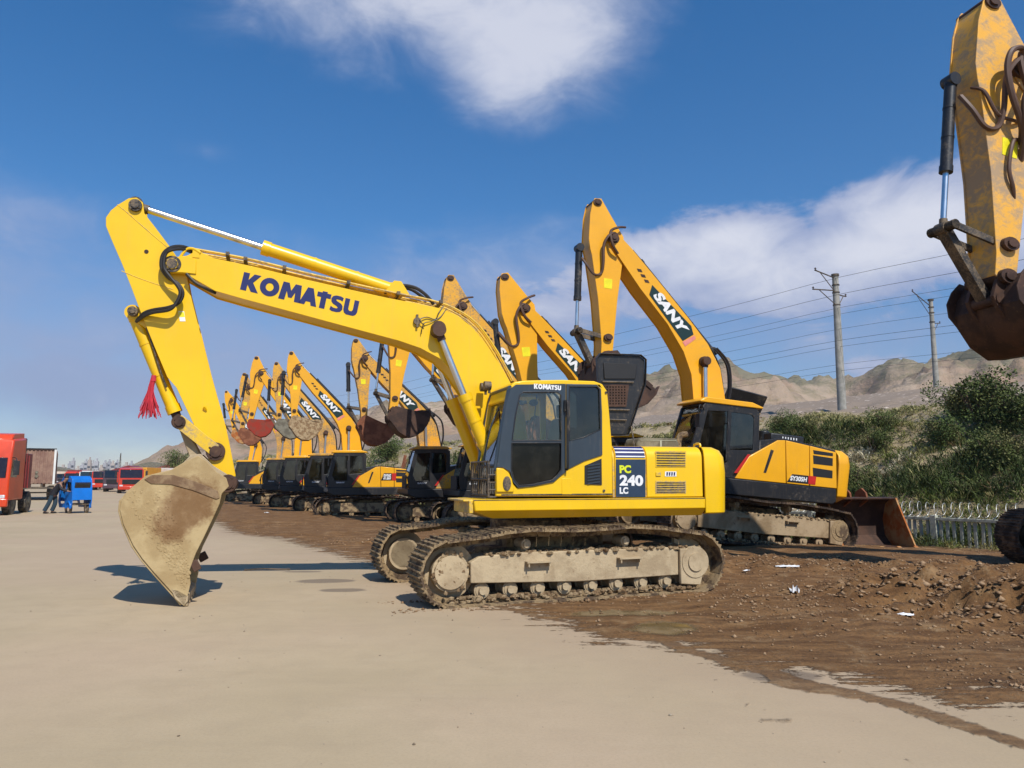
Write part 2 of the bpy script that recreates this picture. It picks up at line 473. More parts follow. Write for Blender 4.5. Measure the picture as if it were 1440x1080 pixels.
def build_tracks(root, gy, w, a, r, tops, mats, fine=True, key='k', rot=0.0, steps=True, off=0.0):
    shoe_m, frame_m, wheel_m = mats
    loop = resample(track_loop(a, r, tops), .19 if fine else .21)
    th = .028
    for sgn in (1, -1):
        K = (key, sgn)
        if K not in MC:
            pts, pitch = loop
            sh = MB(); ch = MB()
            rs = random.Random(3)
            for (x, z, tx, tz) in pts:
                nx, nz = tz, -tx      # outward (loop is counter clockwise in x,z)
                def q(u, v): return (x + tx * u + nx * v, z + tz * u + nz * v)
                h = pitch * .485
                jw = rs.uniform(-.006, .006)
                prof = [q(-h, -th), q(h, -th), q(h, -.008), q(h * .86, .004), q(h * .80, .028), q(h * .66, .028), q(h * .58, .0),
                        q(h * .1, .0), q(h * .04, .02), q(-h * .08, .02), q(-h * .16, 0), q(-h * .6, 0), q(-h * .68, .022), q(-h * .84, .022), q(-h * .9, 0), q(-h, 0)] if fine else \
                       [q(-h, -th), q(h, -th), q(h, 0), q(.02, 0), q(.012, .035), q(-.012, .035), q(-.02, 0), q(-h, 0)]
                y0, y1 = sgn * (gy - w / 2 + jw), sgn * (gy + w / 2 + jw)
                sh.prism(prof, min(y0, y1), max(y0, y1))
                lk = [q(-h * 1.1, -th), q(h * 1.1, -th), q(h * .9, -.105), q(-h * .9, -.105)]
                for yo in (-.095, .095): ch.prism(lk, sgn * gy + yo - .022, sgn * gy + yo + .022)
                ch.cyl((x - nx * .07, sgn * gy - .12, z - nz * .07), (x - nx * .07, sgn * gy + .12, z - nz * .07), .03, n=6)
            # frame
            fr = MB(); L = a - r * .62
            yo = sgn * (gy + w * .30); yi = sgn * (gy - w * .30); y0, y1 = min(yo, yi), max(yo, yi)
            zt, zb = r * 1.50, r * .58
            fr.prism([(L, zb + .03), (L, zt - .10), (L - .12, zt - .03), (.9, zt), (-L + .15, zt + .0), (-L - .02, zt - .05), (-L - .02, zb), (0, zb - .02)], y0, y1)
            fr.prism([(-L - .02, zb - .12), (-L - .02, zt - .02), (-a + .12, zt - .02), (-a - .10, zt - .12), (-a - .16, zb + .1), (-a - .08, zb - .15)], sgn * (gy + w * .34) - .03, sgn * (gy + w * .34) + .03)
            wh = MB()
            idl = MB(); yf = sgn * (gy + w * .27); yb = sgn * (gy - w * .27)
            idl.cyl((a, yf, r), (a, yb, r), r * .58, n=28); idl.cyl((a, yf + sgn * .03, r), (a, yb, r), r * .50, n=28)
            idl.cyl((a, sgn * (gy - .05), r), (a, sgn * (gy + .05), r), r * .86, n=28)
            spr = MB(); n = 21; P = []
            for i in range(n * 2): 
                rr = r * (.88 if i % 2 else .74); t = 2 * PI * i / (2 * n); P.append((-a + rr * math.cos(t), r + rr * math.sin(t)))
            spr.prism(P, sgn * gy - .035, sgn * gy + .035)
            spr.cyl((-a, sgn * (gy + w * .40), r), (-a, sgn * (gy - w * .3), r), r * .52, n=24)
            spr.cyl((-a, sgn * (gy + w * .43), r), (-a, sgn * (gy - w * .3), r), r * .3, n=20)
            rol = MB(); rol.cyl((0, sgn * (gy + w * .23), 0), (0, sgn * (gy - w * .23), 0), .085, n=14)
            rol.cyl((0, sgn * (gy + w * .29), 0), (0, sgn * (gy - w * .29), 0), .05, n=12)
            for e in (-1, 1): rol.cyl((0, sgn * gy + e * .13 - .02, 0), (0, sgn * gy + e * .13 + .02, 0), .105, n=16)
            car = MB(); car.cyl((0, sgn * (gy + w * .2), 0), (0, sgn * (gy - w * .2), 0), .07, n=14); car.cyl((0, sgn * (gy + w * .24), 0), (0, sgn * gy, 0), .045, n=12)
            car.box((0, sgn * gy, -.10), (.09, .1, .16))
            stp = MB(); stp.box((0, sgn * (gy + w * .30 + .05), 0), (.36, .10, .02)); stp.box((.15, sgn * (gy + w * .30 + .045), -.03), (.02, .09, .06)); stp.box((-.15, sgn * (gy + w * .30 + .045), -.03), (.02, .09, .06))
            MC[K] = dict(fr=fr.mesh('track_frame'), sh=sh.mesh('track_shoes', 25), ch=ch.mesh('track_chain'), idl=idl.mesh('idler'), spr=spr.mesh('sprocket'), rol=rol.mesh('track_roller'), car=car.mesh('carrier_roller'), stp=stp.mesh('step'), zt=zt)
        D = MC[K]; rz = (0, 0, rot)
        f = mk('track_frame', D['fr'], frame_m, root, .012, rot=rz, loc=(off * math.cos(rot), off * math.sin(rot), 0) if off else None)
        if fine:
            cm = MB(); r5 = random.Random(11 + sgn)
            for i in range(420):
                x = r5.uniform(-a * .95, a * .72); yy = sgn * (gy + w * r5.uniform(-.3, .33)); cm.ball((x, yy, D['zt'] + r5.uniform(-.02, .012)), r5.uniform(.012, .042), 6, (1.4, 1.2, .7), .3)
            for i in range(300):
                x = r5.uniform(-a, a); cm.ball((x, sgn * (gy + w * r5.uniform(.05, .42)), r5.uniform(.035, .10)), r5.uniform(.012, .036), 6, (1.4, 1.1, .8), .3)
            for i in range(90):
                t_ = r5.uniform(0, 2 * PI); rr_ = r * r5.uniform(.25, .62); cm.ball((r5.choice((a, a, -a)) + rr_ * math.cos(t_), sgn * (gy + w * .30), r + rr_ * math.sin(t_)), r5.uniform(.01, .03), 6, (1.2, .5, 1.2), .3)
            mk('caked_mud', cm, MUDLUMP, f)['kind'] = 'stuff'
        mk('track_shoes', D['sh'], shoe_m, f); mk('track_chain', D['ch'], shoe_m, f)
        mk('idler', D['idl'], frame_m, f); mk('sprocket', D['spr'], wheel_m, f)
        nr = 8 if fine else 5
        for i in range(nr):
            mk('track_roller', D['rol'], frame_m if fine else wheel_m, f, loc=(-a * .76 + i * a * 1.52 / (nr - 1), 0, .17))
        for x in (.75, -.75): mk('carrier_roller', D['car'], wheel_m, f, loc=(x, 0, tops[0][1] - .13))
        if steps:
            for x in (.62, -.75): mk('step', D['stp'], frame_m, f, loc=(x, 0, D['zt'] - .12))

def cyl_pair(root, A, B, y, rt, rr, frac, tube_m, rod_m, name='cylinder', boss=0, boss_m=None):
    """hydraulic cylinder from A (tube end) to B (rod end), points x,z on plane y"""
    a = Vector((A[0], y, A[1])); b = Vector((B[0], y, B[1])); d = b - a
    t = MB(); m = a + d * frac
    t.cyl(a, m, rt, n=18); t.cyl(m - d.normalized() * .09, m + d.normalized() * .02, rt * 1.12, n=18); t.cyl(a, a + d.normalized() * .1, rt * 1.08, n=18)
    for e in (.3, .62): t.cyl(a + d * frac * e, a + d * frac * e + d.normalized() * .03, rt * 1.07, n=18)
    t.cyl((a.x, y - rt * 1.2, a.z), (a.x, y + rt * 1.2, a.z), rt * 1.15, n=16)
    o = mk(name, t, tube_m, root)
    r = MB(); r.cyl(m, b, rr, n=14); 
    mk('piston_rod', r, rod_m, o)
    e = MB(); e.cyl((b.x, y - rt * 1.1, b.z), (b.x, y + rt * 1.1, b.z), rt * 1.05, n=16); e.cyl(b - d.normalized() * .16, b, rr * 1.35, n=12)
    mk('rod_eye', e, boss_m or tube_m, o)
    return o

def pin(root, x, z, y0, y1, r, mat, cap=None, name='pin'):
    m = MB(); m.cyl((x, y0, z), (x, y1, z), r, n=20)
    s = 1 if y1 > y0 else -1
    m.cyl((x, y1, z), (x, y1 + s * .02, z), r * .62, n=16)
    for i in range(4):
        a = i * PI / 2 + .6; m.cyl((x + r * .72 * math.cos(a), y1, z + r * .72 * math.sin(a)), (x + r * .72 * math.cos(a), y1 + s * .012, z + r * .72 * math.sin(a)), r * .13, n=6)
    return mk(name, m, mat, root, .004)

def edge_strip(mb, pts, y0, y1, th):
    """thin plate laid along a polyline, standing proud of it"""
    return mb.shell(pts, y0, y1, th)

# ---------------- the big yellow excavator in front ----------------
KF = Frame(.283, 12.0, 0, 17.5)
KT = Frame(.283, 12.0, 0, 21.0)
kom = thing('excavator', 'big clean yellow excavator in the foreground with blue boom lettering, bucket resting on concrete', 'excavator', KF.loc, KF.rot, 'parked excavators')
def B(x, y, yy=.26): return KF.L(x, y, yy)

build_tracks(kom, 1.29, .70, 1.81, .425, [(1.40, .87), (1.05, .925), (.75, .945), (.1, .925), (-.4, .935), (-.75, .955), (-1.25, .92), (-1.65, .865)], (MUDDARK, MUDTAN, MUDTAN), True, 'kom', rot=R(3.5), off=-.10)
cf = MB(); cf.box((0, 0, .62), (1.5, 1.9, .34)); cf.prism([(-.9, .5), (.9, .5), (.5, .85), (-.5, .85)], -.6, .6); cf.cyl((0, 0, .78), (0, 0, 1.0), .62, n=36)
for sx_ in (-1, 1):
    for sy_ in (-1, 1): cf.box((sx_ * .8, sy_ * .8, .55), (.5, .5, .24), Matrix.Rotation(sx_ * sy_ * .5, 3, 'Z'))
mk('car_body', cf, MUDDARK, kom, .01, rot=(0, 0, R(3.5)))
sr = MB(); sr.cyl((0, 0, .98), (0, 0, 1.14), .56, n=36)
mk('swing_ring', sr, STEEL, kom)

# deck
YS = 1.28
dk = MB()
zt, zm, zb = 1.335, 1.17, 1.07
xf, xr = KF.L(666, 700, YS)[0], KF.L(992, 700, YS)[0]
XB = xf - .95
dk.prism([(xf, zt), (xr, zt), (xr, zm), (xf - .02, zm)], .30, YS)
dk.prism([(xf - .03, zm - .001), (xr, zm - .001), (xr, zb), (xf - .3, zb)], .30, YS - .13)
dk.prism([(XB, zt), (xr, zt), (xr, zb), (XB - .1, zb)], -YS, .295)
ch = MB()
for s in (1,): ch.add([(xf - .02, s * YS, zm), (xr, s * YS, zm), (xr, s * (YS - .13), zb), (xf - .3, s * (YS - .13), zb), (xf - .02, s * (YS - .1), zm), (xr, s * (YS - .14), zm)], [(0, 1, 2, 3), (0, 3, 4), (1, 5, 2)])
deck = mk('deck', dk, YEL, kom, .018)
mk('deck_skirt', ch, YEL, deck)
ln = MB(); ln.box(((xf + xr) / 2, YS + .001, zt - .012), (xr - xf, .006, .012)); mk('deck_seam', ln, STEEL, deck)
fl = MB(); fl.box((xf + .02, .79, zt - .1), (.06, .9, .18)); fl.box((xf + .05, .75, zt - .02), (.16, .95, .03)); mk('front_step', fl, YEL_D, deck, .01)

# cab
CY = 1.265      # cab side plane
CI = .33
def K(x, y): return KF.L(x, y, CY)
cab_side_out = KF.T([(697, 698), (697, 658), (703, 610), (711, 562), (716, 545), (724, 537), (738, 535), (790, 534), (836, 536), (847, 540), (854, 550), (857, 580), (861, 628), (862, 698)], CY)
hole_d = KF.T([(716.5, 662), (716.5, 625), (720, 585), (727, 556), (732, 549), (783, 549), (789, 555), (790, 600), (790, 660), (785, 668), (776, 677), (750, 684), (727, 686), (719, 676)], CY)
hole_r = KF.T([(798.5, 542), (840, 542), (844, 547), (845.5, 605), (821, 617), (798.5, 622)], CY)
cb = MB(); cb.holed(cab_side_out, [hole_d, hole_r], CY - .05, CY)
cb.holed([(x, z) for x, z in cab_side_out], [hole_d, hole_r], CI, CI + .05)
cab = mk('cab', cb, YEL, kom, .014)
# roof and back, swept across
roof_prof = KF.T([(711, 562), (716, 545), (724, 537), (738, 535), (790, 534), (836, 536), (847, 540), (854, 550), (857, 580), (861, 628), (862, 698)], CY)
rf = MB(); rf.shell(roof_prof, CI, CY - .02, .05); mk('roof', rf, YEL, cab, .01)
bw = KF.T([(855, 565), (858, 605)], CY)
g = MB(); g.box(((bw[0][0] + bw[1][0]) / 2 - .03, .8, (bw[0][1] + bw[1][1]) / 2), (.02, .6, .42)); mk('rear_window', g, GLASS_D, cab)
# slate surround on the side
def slate_panel(pts, holes, y0, y1, mat, name):
    m = MB(); m.holed(KF.T(pts, CY), [KF.T(h, CY) for h in holes], y0, y1); return mk(name, m, mat, cab, .004)
dh = [(719.5, 619.5), (724, 585), (730, 556), (735, 551.5), (783, 551.5), (788, 556), (788.5, 600), (788.5, 619.5)]
dl = [(719, 623), (788.5, 623), (788.5, 660), (784, 667), (776, 675), (750, 681), (729, 683), (722, 674), (718.5, 660)]
rh = [(800, 543.5), (839, 544), (842.5, 548), (844, 604), (821, 615), (800, 620)]
door = slate_panel([(698, 657), (704, 610), (712, 563), (717, 547), (725, 541), (795, 540), (795, 664), (788, 669), (778, 678), (750, 683.5), (728, 686), (721, 678), (717, 664), (707, 657.5)], [dh, dl], CY + .002, CY + .022, SLATE, 'door')
slate_panel([(796, 540), (838, 541), (844.5, 547), (846, 580), (846.5, 640), (822, 648), (796, 661)], [rh], CY + .002, CY + .018, SLATE, 'window_surround')
def glass(pts, y, mat, name, parent=cab):
    m = MB(); m.prism(KF.T(pts, CY), y - .004, y + .004); return mk(name, m, mat, parent)
glass(dh, CY - .01, GLASS, 'door_window', door); glass(dl, CY - .01, GLASS_K, 'door_lower_pane', door); glass(rh, CY - .01, GLASS_D, 'side_window')
gk = MB()
def loop_tube(mb, pts, y, r): 
    P = [(p[0], y, p[1]) for p in KF.T(pts + [pts[0]], CY)]; mb.tube(P, r, 6, 0)
loop_tube(gk, dh, CY + .022, .010); loop_tube(gk, dl, CY + .022, .010); loop_tube(gk, rh, CY + .018, .008)
mk('window_seal', gk, BLACK, door)
sp = MB(); a, b = K(724, 620), K(787, 620); sp.box(((a[0] + b[0]) / 2, CY - .002, a[1]), (abs(a[0] - b[0]), .02, .022)); a, b = K(757, 555), K(750, 618)
sp.cyl((a[0], CY - .06, a[1]), (b[0], CY - .06, b[1]), .008, n=6); mk('window_bar', sp, STEEL, door)
hd = MB(); a, b = K(795, 566), K(795, 580); hd.tube([(a[0], CY + .02, a[1]), (a[0] + .005, CY + .09, a[1] - .01), (b[0], CY + .09, b[1] - .25), (b[0], CY + .09, K(795, 655)[1]), (b[0], CY + .02, K(795, 660)[1])], .014, 8)
hd.box((a[0], CY + .04, K(795, 571)[1]), (.07, .05, .16)); mk('door_handle', hd, BLACK, door)
# headlight bulge and round vent at the lower front corner
bl = MB(); bl.prism(KF.T([(697.5, 658), (707, 659), (714, 664), (719, 673), (722, 686), (722, 692), (697.5, 692)], CY), CY + .001, CY + .026); bulge = mk('corner_panel', bl, YEL, cab, .01)
v = MB(); c = K(712, 680); v.prism([(c[0] + .058 * math.cos(t), c[1] + .10 * math.sin(t)) for t in np.linspace(0, 2 * PI, 21)[:-1]], CY + .024, CY + .036); mk('round_vent', v, STEEL, bulge, .004)  # dark oval vent cover on the corner panel, not a lamp
vt = MB(); vt.prism(KF.T([(822, 655), (845.5, 645), (846, 682), (822, 681)], CY), CY + .001, CY + .012)
vent = mk('side_vent', vt, GRILLE, cab)
lv = MB()
for i in range(7):
    y = 653 + i * 4.2; a = K(824, y + 1.5); b = K(844.5, y); lv.box(((a[0] + b[0]) / 2, CY + .016, (a[1] + b[1]) / 2), (.19, .01, .018), Matrix.Rotation(R(8), 3, 'Y'))
mk('vent_slats', lv, SLATE, vent)
for (x, y) in ((849, 690), (852, 552)):
    q = MB(); c = K(x, y); q.cyl((c[0], CY, c[1]), (c[0], CY + .015, c[1]), .018, n=12); mk('bolt', q, STEEL, cab)
pl = MB(); c = K(797, 684); pl.box((c[0], CY + .004, c[1]), (.15, .008, .22)); mk('hatch', pl, YEL, cab, .004)
sm = MB(); a, b = K(705, 697), K(861, 697); sm.box(((a[0] + b[0]) / 2, CY + .002, a[1] + .01), (abs(a[0] - b[0]), .01, .02)); mk('cab_seam', sm, STEEL, cab)
# front: windscreen between near and far pillars
f0, f1, f2 = K(697.5, 655), K(704, 610), K(716, 547)
ws = MB(); ws.shell([(f0[0] - .03, f0[1] + .02), (f1[0] - .03, f1[1]), (f2[0] - .03, f2[1] - .02)], CI + .05, CY - .03, .008); mk('windscreen', ws, GLASS, cab)
fp = MB()
for yy in (CI + .02, CY - .015): fp.tube([(f0[0], yy, f0[1] - .05), (f0[0], yy, f0[1]), (f1[0], yy, f1[1]), (f2[0], yy, f2[1])], .028, 8, 3)
fp.cyl((f0[0] - .01, CI, f0[1]), (f0[0] - .01, CY, f0[1]), .025); fp.cyl((f2[0] - .01, CI, f2[1] + .02), (f2[0] - .01, CY, f2[1] + .02), .03)
fp.tube([(f0[0] + .01, CI + .3, f0[1] + .05), (f1[0] + .02, CI + .5, f1[1] + .1), (f2[0] - .03, CI + .45, f2[1] - .15)], .012, 6)
mk('front_pillar', fp, SLATE, cab)
fg = MB(); xb = f0[0] + .10
zA, zB = 1.36, f0[1] + .06
for i in range(9):
    yy = CI + .02 + i * (CY - CI - .04) / 8; fg.cyl((xb, yy, zA), (xb, yy, zB), .010 if i % 4 else .018, n=6)
for zz in (zA + .02, (zA + zB) / 2, zB): fg.cyl((xb, CI, zz), (xb, CY - .01, zz), .015, n=6)
for i in range(4): fg.cyl((xb - .1, CY - .01, zA + i * .1), (xb, CY - .01, zA + i * .1), .008, n=6)
mk('front_guard', fg, STEEL, cab)
fw = MB(); fw.box((f0[0] - .03, (CI + CY) / 2, (zA + f0[1]) / 2), (.02, CY - CI - .08, f0[1] - zA)); mk('lower_windscreen', fw, GLASS_D, cab)
bs = MB(); bs.box(((f0[0] + K(860, 690)[0]) / 2, (CI + CY) / 2, 1.38), (abs(f0[0] - K(860, 690)[0]) - .06, CY - CI - .12, .05))
bs.box((f0[0] - .35, CI + .35, 1.62), (.16, .3, .5)); bs.tube([(f0[0] - .3, .95, 1.4), (f0[0] - .22, .95, 1.9)], .02); bs.tube([(f0[0] - .3, .6, 1.4), (f0[0] - .2, .6, 1.9)], .02)
mk('cab_console', bs, INNER, cab, .02)
st = MB(); sx0 = K(775, 650)[0]; st.box((sx0 - .05, .8, 1.78), (.5, .5, .14)); st.prism([(sx0 - .25, 1.8), (sx0 - .38, 2.45), (sx0 - .28, 2.5), (sx0 - .12, 1.85)], .56, 1.04); st.box((sx0 - .34, .8, 2.6), (.08, .28, .2)); st.box((sx0, 1.08, 1.98), (.4, .08, .08)); st.box((sx0, .52, 1.98), (.4, .08, .08)); st.box((sx0 - .05, .8, 1.56), (.35, .35, .3))
mk('seat', st, INNER, cab, .03)
wl = MB(); 
for i, yy in enumerate((.42, .62)):
    c = K(703, 538); wl.cyl((c[0] - .05, yy, c[1] + .03), (c[0] + .05, yy, c[1] + .03), .065, n=14); wl.cyl((c[0] - .03, yy, c[1] - .08), (c[0] - .03, yy, c[1] + .03), .02, n=6)
mk('work_lamp', wl, STEEL, cab)
letters('KOMATSU', KSP, K(750, 547), K(788, 549), .072, CY + .024, WHITE, door)

# engine side panels (side plane slightly inboard), rounded top edge
ES = 1.25
def E_(x, y): return KF.L(x, y, ES)
topz = E_(900, 627)[1]
x0, x1, x2 = E_(864, 660)[0], E_(988, 660)[0], E_(1017, 660)[0]
def hood_section(mb, xa, xb, shrink=0.0, zlow=1.345, ymin=-1.22):
    r = .17; prof = [(ES - shrink, zlow)] + [(ES - shrink - r + r * math.cos(R(t)), topz - shrink - r + r * math.sin(R(t))) for t in range(0, 91, 15)] + [(ymin + .15, topz - shrink + .0), (ymin, topz - .15), (ymin, zlow)]
    n = len(prof); vs = [(xx, p[0], p[1]) for xx in (xa, xb) for p in prof]
    fs = [(i, (i + 1) % n, (i + 1) % n + n, i + n) for i in range(n)] + [tuple(range(n)), tuple(range(n, 2 * n))[::-1]]
    mb.add(vs, fs)
hb = MB(); hood_section(hb, x0 + .02, x1, .02); hood = mk('engine_house', hb, YEL_D, kom)
pn = MB(); xa, xb = E_(865, 660)[0], E_(907.5, 660)[0]; hood_section(pn, xa, xb, .0)
p1 = mk('side_door', pn, YEL, kom, .008)
pn = MB(); xa, xb = E_(909.5, 660)[0], E_(987.5, 660)[0]; hood_section(pn, xa, xb, .0)
p2 = mk('side_door', pn, YEL, kom, .008)
# badge panel
bp = MB(); bp.prism(KF.T([(866, 646), (907.5, 646), (907.5, 699), (866, 699)], ES), ES + .001, ES + .007); bd = mk('badge_panel', bp, DBLUE, p1)
def band(mb, xa, xb, t0, t1, lift):
    r = .17 + lift; P = []
    for t in np.linspace(t0, t1, 5): P.append((ES - .17 + r * math.cos(R(t)), topz - .17 + r * math.sin(R(t))))
    n = len(P); mb.add([(xx, p[0], p[1]) for xx in (xa, xb) for p in P], [(i, i + 1, i + 1 + n, i + n) for i in range(n - 1)])
xa, xb = E_(866, 660)[0], E_(907, 660)[0]
q = MB(); band(q, xa, xb, -2, 70, .004); mk('stripe_band', q, NAVY, p1)
q = MB()
for t in (2, 22, 42): band(q, xa, xb, t, t + 6, .008)
mk('stripes', q, WHITE, p1)
def et(s, x0_, y0_, x1_, y1_, cap, mat): lettering(s, E_(x0_, y0_), E_(x1_, y1_), cap, ES + .009, mat, bd, .045)
et('PC', 871, 665.5, 887, 665.5, .115, LIME); et('240', 871, 683, 904, 683.5, .155, WHITE); et('LC', 871, 694.5, 883, 694.5, .095, WHITE)
for (ya, yb, n) in ((634, 657, 6), (676, 694, 5)):
    q = MB(); q.prism(KF.T([(921.5, ya), (964.5, ya), (964.5, yb), (921.5, yb)], ES), ES + .001, ES + .006); lo = mk('louvre', q, YEL_D, p2)
    q = MB()
    for i in range(n):
        y = ya + 1.6 + (yb - ya - 1.6) * i / n; a, b = E_(923, y + 1.2), E_(963, y + 1.2)
        q.box(((a[0] + b[0]) / 2, ES + .009, a[1]), (abs(a[0] - b[0]), .008, .014))
    mk('louvre_slots', q, STEEL, lo)
q = MB(); q.prism(KF.T([(935, 663), (951, 663), (951, 670), (935, 670)], ES), ES + .001, ES + .005); stk = mk('sticker', q, WHITE, p2)
q = MB()
for i in range(4): q.prism(KF.T([(937 + i * 3.4, 664), (939.2 + i * 3.4, 664), (938.6 + i * 3.4, 669), (936.8 + i * 3.4, 669)], ES), ES + .005, ES + .007)
mk('sticker_marks', q, NAVY, stk)
q = MB(); q.prism(KF.T([(922, 664), (929, 664), (929, 669.5), (922, 669.5)], ES), ES + .001, ES + .014); mk('latch', q, YEL_D, p2, .003)
# counterweight: rounded block with curved tail
cw = MB(); n = 22; rowsz = [(zb + .02, -.10), (1.10, 0), (1.7, .02), (topz - .15, .0), (topz - .05, -.06), (topz, -.17)]
vs = []
def tail(t, ins):
    y = (ES + .03 + ins) * math.copysign(abs(math.cos(t)) ** .22, math.cos(t)); x = x1 - (0.40 + ins) * (math.sin(t) ** .45 if math.sin(t) > 0 else 0); return x, y
for z, ins in rowsz:
    for i in range(n + 1):
        t = PI * i / n; x, y = tail(t, ins); x -= .28 * (1 - (y / 1.3) ** 2); vs.append((x, y, z))
m = n + 1; fs = []
for j in range(len(rowsz) - 1): fs += [(j * m + i, j * m + i + 1, (j + 1) * m + i + 1, (j + 1) * m + i) for i in range(n)]
fs += [tuple(range(m)), tuple(range((len(rowsz) - 1) * m, len(rowsz) * m))[::-1]]
fs += [tuple(j * m for j in range(len(rowsz))), tuple(j * m + n for j in range(len(rowsz)))[::-1]]
cw.add(vs, fs); cwo = mk('counterweight', cw, YEL, kom, .015, 50)
q = MB(); 
for yy in (.7, -.7): mk('lifting_eye', MB().tube([(x1 - .25, yy - .08, topz - .02), (x1 - .25, yy - .08, topz + .06), (x1 - .25, yy + .08, topz + .06), (x1 - .25, yy + .08, topz - .02)], .018, 6, 3), YEL, cwo)
# raised engine hood (dark underside facing the camera) and what sits under it
HP = -.35
hp = KF.T([(845, 612), (839, 504), (843, 498), (900, 500), (907, 506), (906, 540), (882, 612)], HP)
q = MB(); q.prism(hp, HP - .05, HP); rh_ = mk('raised_hood', q, BLACK, kom, .02)
q = MB(); q.shell(hp + [hp[0]], HP - .02, HP + .05, -.015); mk('hood_rim', q, BLACK, rh_, .006)
q = MB(); q.prism(KF.T([(848, 510), (896, 512), (893, 533), (849, 533)], HP), HP, HP + .02); mk('foam_lining', q, GRILLE, rh_, .01)
q = MB(); hl = []
for i in range(8):
    for j in range(7):
        a = KF.L(849 + i * 4.1, 544.5 + j * 3.9, HP); hl.append([(a[0] - .012, a[1] - .012), (a[0] + .012, a[1] - .012), (a[0] + .012, a[1] + .012), (a[0] - .012, a[1] + .012)])
q.holed(KF.T([(845, 541), (884, 541), (880, 572), (846, 572)], HP), hl, HP + .012, HP + .022); mg = mk('mesh_panel', q, BROWN, rh_)
q = MB()
for (a, b) in (((846, 537), (890, 538)), ((846, 576), (884, 577)), ((847, 590), (880, 591))):
    a = KF.L(*a, HP); b = KF.L(*b, HP); q.cyl((a[0], HP + .03, a[1]), (b[0], HP + .03, b[1]), .014, n=6)
a = KF.L(886, 600, HP); q.cyl((a[0], HP + .05, a[1]), (a[0] + .12, HP + .4, topz), .012, n=6)
mk('hood_brace', q, STEEL, rh_)
q = MB(); a, b = KF.L(892, 618, -.1), KF.L(951, 618, -.1); c = ((a[0] + b[0]) / 2, a[1])
W = abs(a[0] - b[0]) / 2
q.prism([(c[0] + W, topz - .05), (c[0] + W, topz + .1), (c[0] + W * .88, topz + .19), (c[0] - W * .88, topz + .19), (c[0] - W, topz + .1), (c[0] - W, topz - .05)], -.5, .0)
ml = mk('air_filter', q, GREYB, kom, .03)
q = MB(); q.box((c[0] - .04, .004, topz + .05), (.03, .01, .2)); q.box((c[0], .004, topz + .15), (W * 1.7, .008, .008)); mk('strap', q, CONC, ml)
q = MB(); q.cyl((c[0] - W - .15, -.3, topz - .1), (c[0] - W - .15, -.3, topz + .18), .05); q.tube([(c[0] - W - .15, -.3, topz + .14), (c[0] - W - .2, -.3, topz + .26), (c[0] - W - .32, -.3, topz + .28)], .05); mk('exhaust', q, MUDDARK, kom)
q = MB()
q.tube([(XB - .05, -1.22, zt), (XB - .05, -1.22, zt + .62), (XB - .1, -1.22, zt + .7), (XB - .9, -1.22, zt + .7), (XB - .95, -1.22, zt + .62), (XB - .95, -1.22, zt)], .014, 6, 3)
mk('handrail', q, STEEL, kom)
q = MB(); q.box((XB - .5, -.85, 1.56), (.9, .7, .44)); mk('fuel_tank', q, STEEL, kom, .04)

# boom
bo = [(250, 364), (262, 360), (278, 352), (300, 363), (357, 375), (430, 393), (500, 409), (545, 419), (592, 428), (620, 434), (642, 443), (665, 461), (687, 489), (705, 516), (722, 546), (738, 585), (742, 620), (736, 652), (716, 668), (700, 664), (690, 640), (683, 612), (672, 578), (652, 545), (634, 520), (618, 504), (592, 490), (560, 479), (500, 463), (400, 436), (340, 420), (302, 409), (281, 397), (262, 386), (250, 380)]
def inset(pts, d):
    n = len(pts); out = []
    A = sum(pts[i][0] * pts[(i + 1) % n][1] - pts[(i + 1) % n][0] * pts[i][1] for i in range(n))
    sg = 1 if A > 0 else -1
    for i in range(n):
        a = Vector(pts[i - 1]); b = Vector(pts[i]); c = Vector(pts[(i + 1) % n])
        u = (b - a).normalized(); v = (c - b).normalized(); nn = Vector((-(u.y + v.y), u.x + v.x))
        if nn.length < 1e-5: nn = Vector((-u.y, u.x))
        nn.normalize(); out.append((b.x + nn.x * d * sg, b.y + nn.y * d * sg))
    return out
BW = .265
bpts = KF.T(bo, BW)
q = MB(); q.prism(inset(bpts, .02), -BW, BW - .0)
boom = mk('boom', q, YEL, kom, .008)
q = MB(); q.prism(bpts, BW - .012, BW + .006); q.prism(bpts, -BW - .006, -BW + .012); mk('side_plate', q, YEL, boom, .004)
A1, A2 = KF.L(338, 402, BW), KF.L(500, 440, BW)
def place(x, y): return KF.L(x, y, BW)
letters('KOMATSU', KSP, place(337.5, 407), place(501, 445), .255, BW + .0065, NAVY, boom)
q = MB(); q.prism(KF.T([(454, 409.5), (461, 411), (460, 417.5), (453, 416)], BW), BW + .0065, BW + .011); mk('lettering_mark', q, NAVY, boom)
# welded pads and small marks
for (x, y, r) in ((586, 452, .055), (616, 463, .0)):
    if r: q = MB(); c = place(x, y); q.cyl((c[0], BW, c[1]), (c[0], BW + .05, c[1]), r, n=14); q.box((c[0], BW + .03, c[1]), (.03, .05, .19)); mk('work_lamp', q, STEEL, boom)
for s in (1, -1):
    c = place(615, 463); pin(boom, c[0], c[1], 0, s * (BW + .13), .105, BROWN, name='boom_pin')
c = KF.L(242, 371, .3); pin(boom, c[0], c[1], -.3, .30, .115, STEEL, name='arm_pin')
q = MB(); q.cyl((c[0], .3, c[1]), (c[0], .315, c[1]), .078, n=8); mk('pin_cap', q, YEL, boom)
q = MB(); e = KF.T([(236, 363), (262, 360), (276, 366), (276, 386), (258, 384), (240, 384), (232, 373)], .27); q.prism(e, .20, .29); mk('boom_fork', q, YEL, boom, .01); q = MB(); q.prism(e, -.29, -.20); mk('boom_fork', q, YEL, boom, .01)
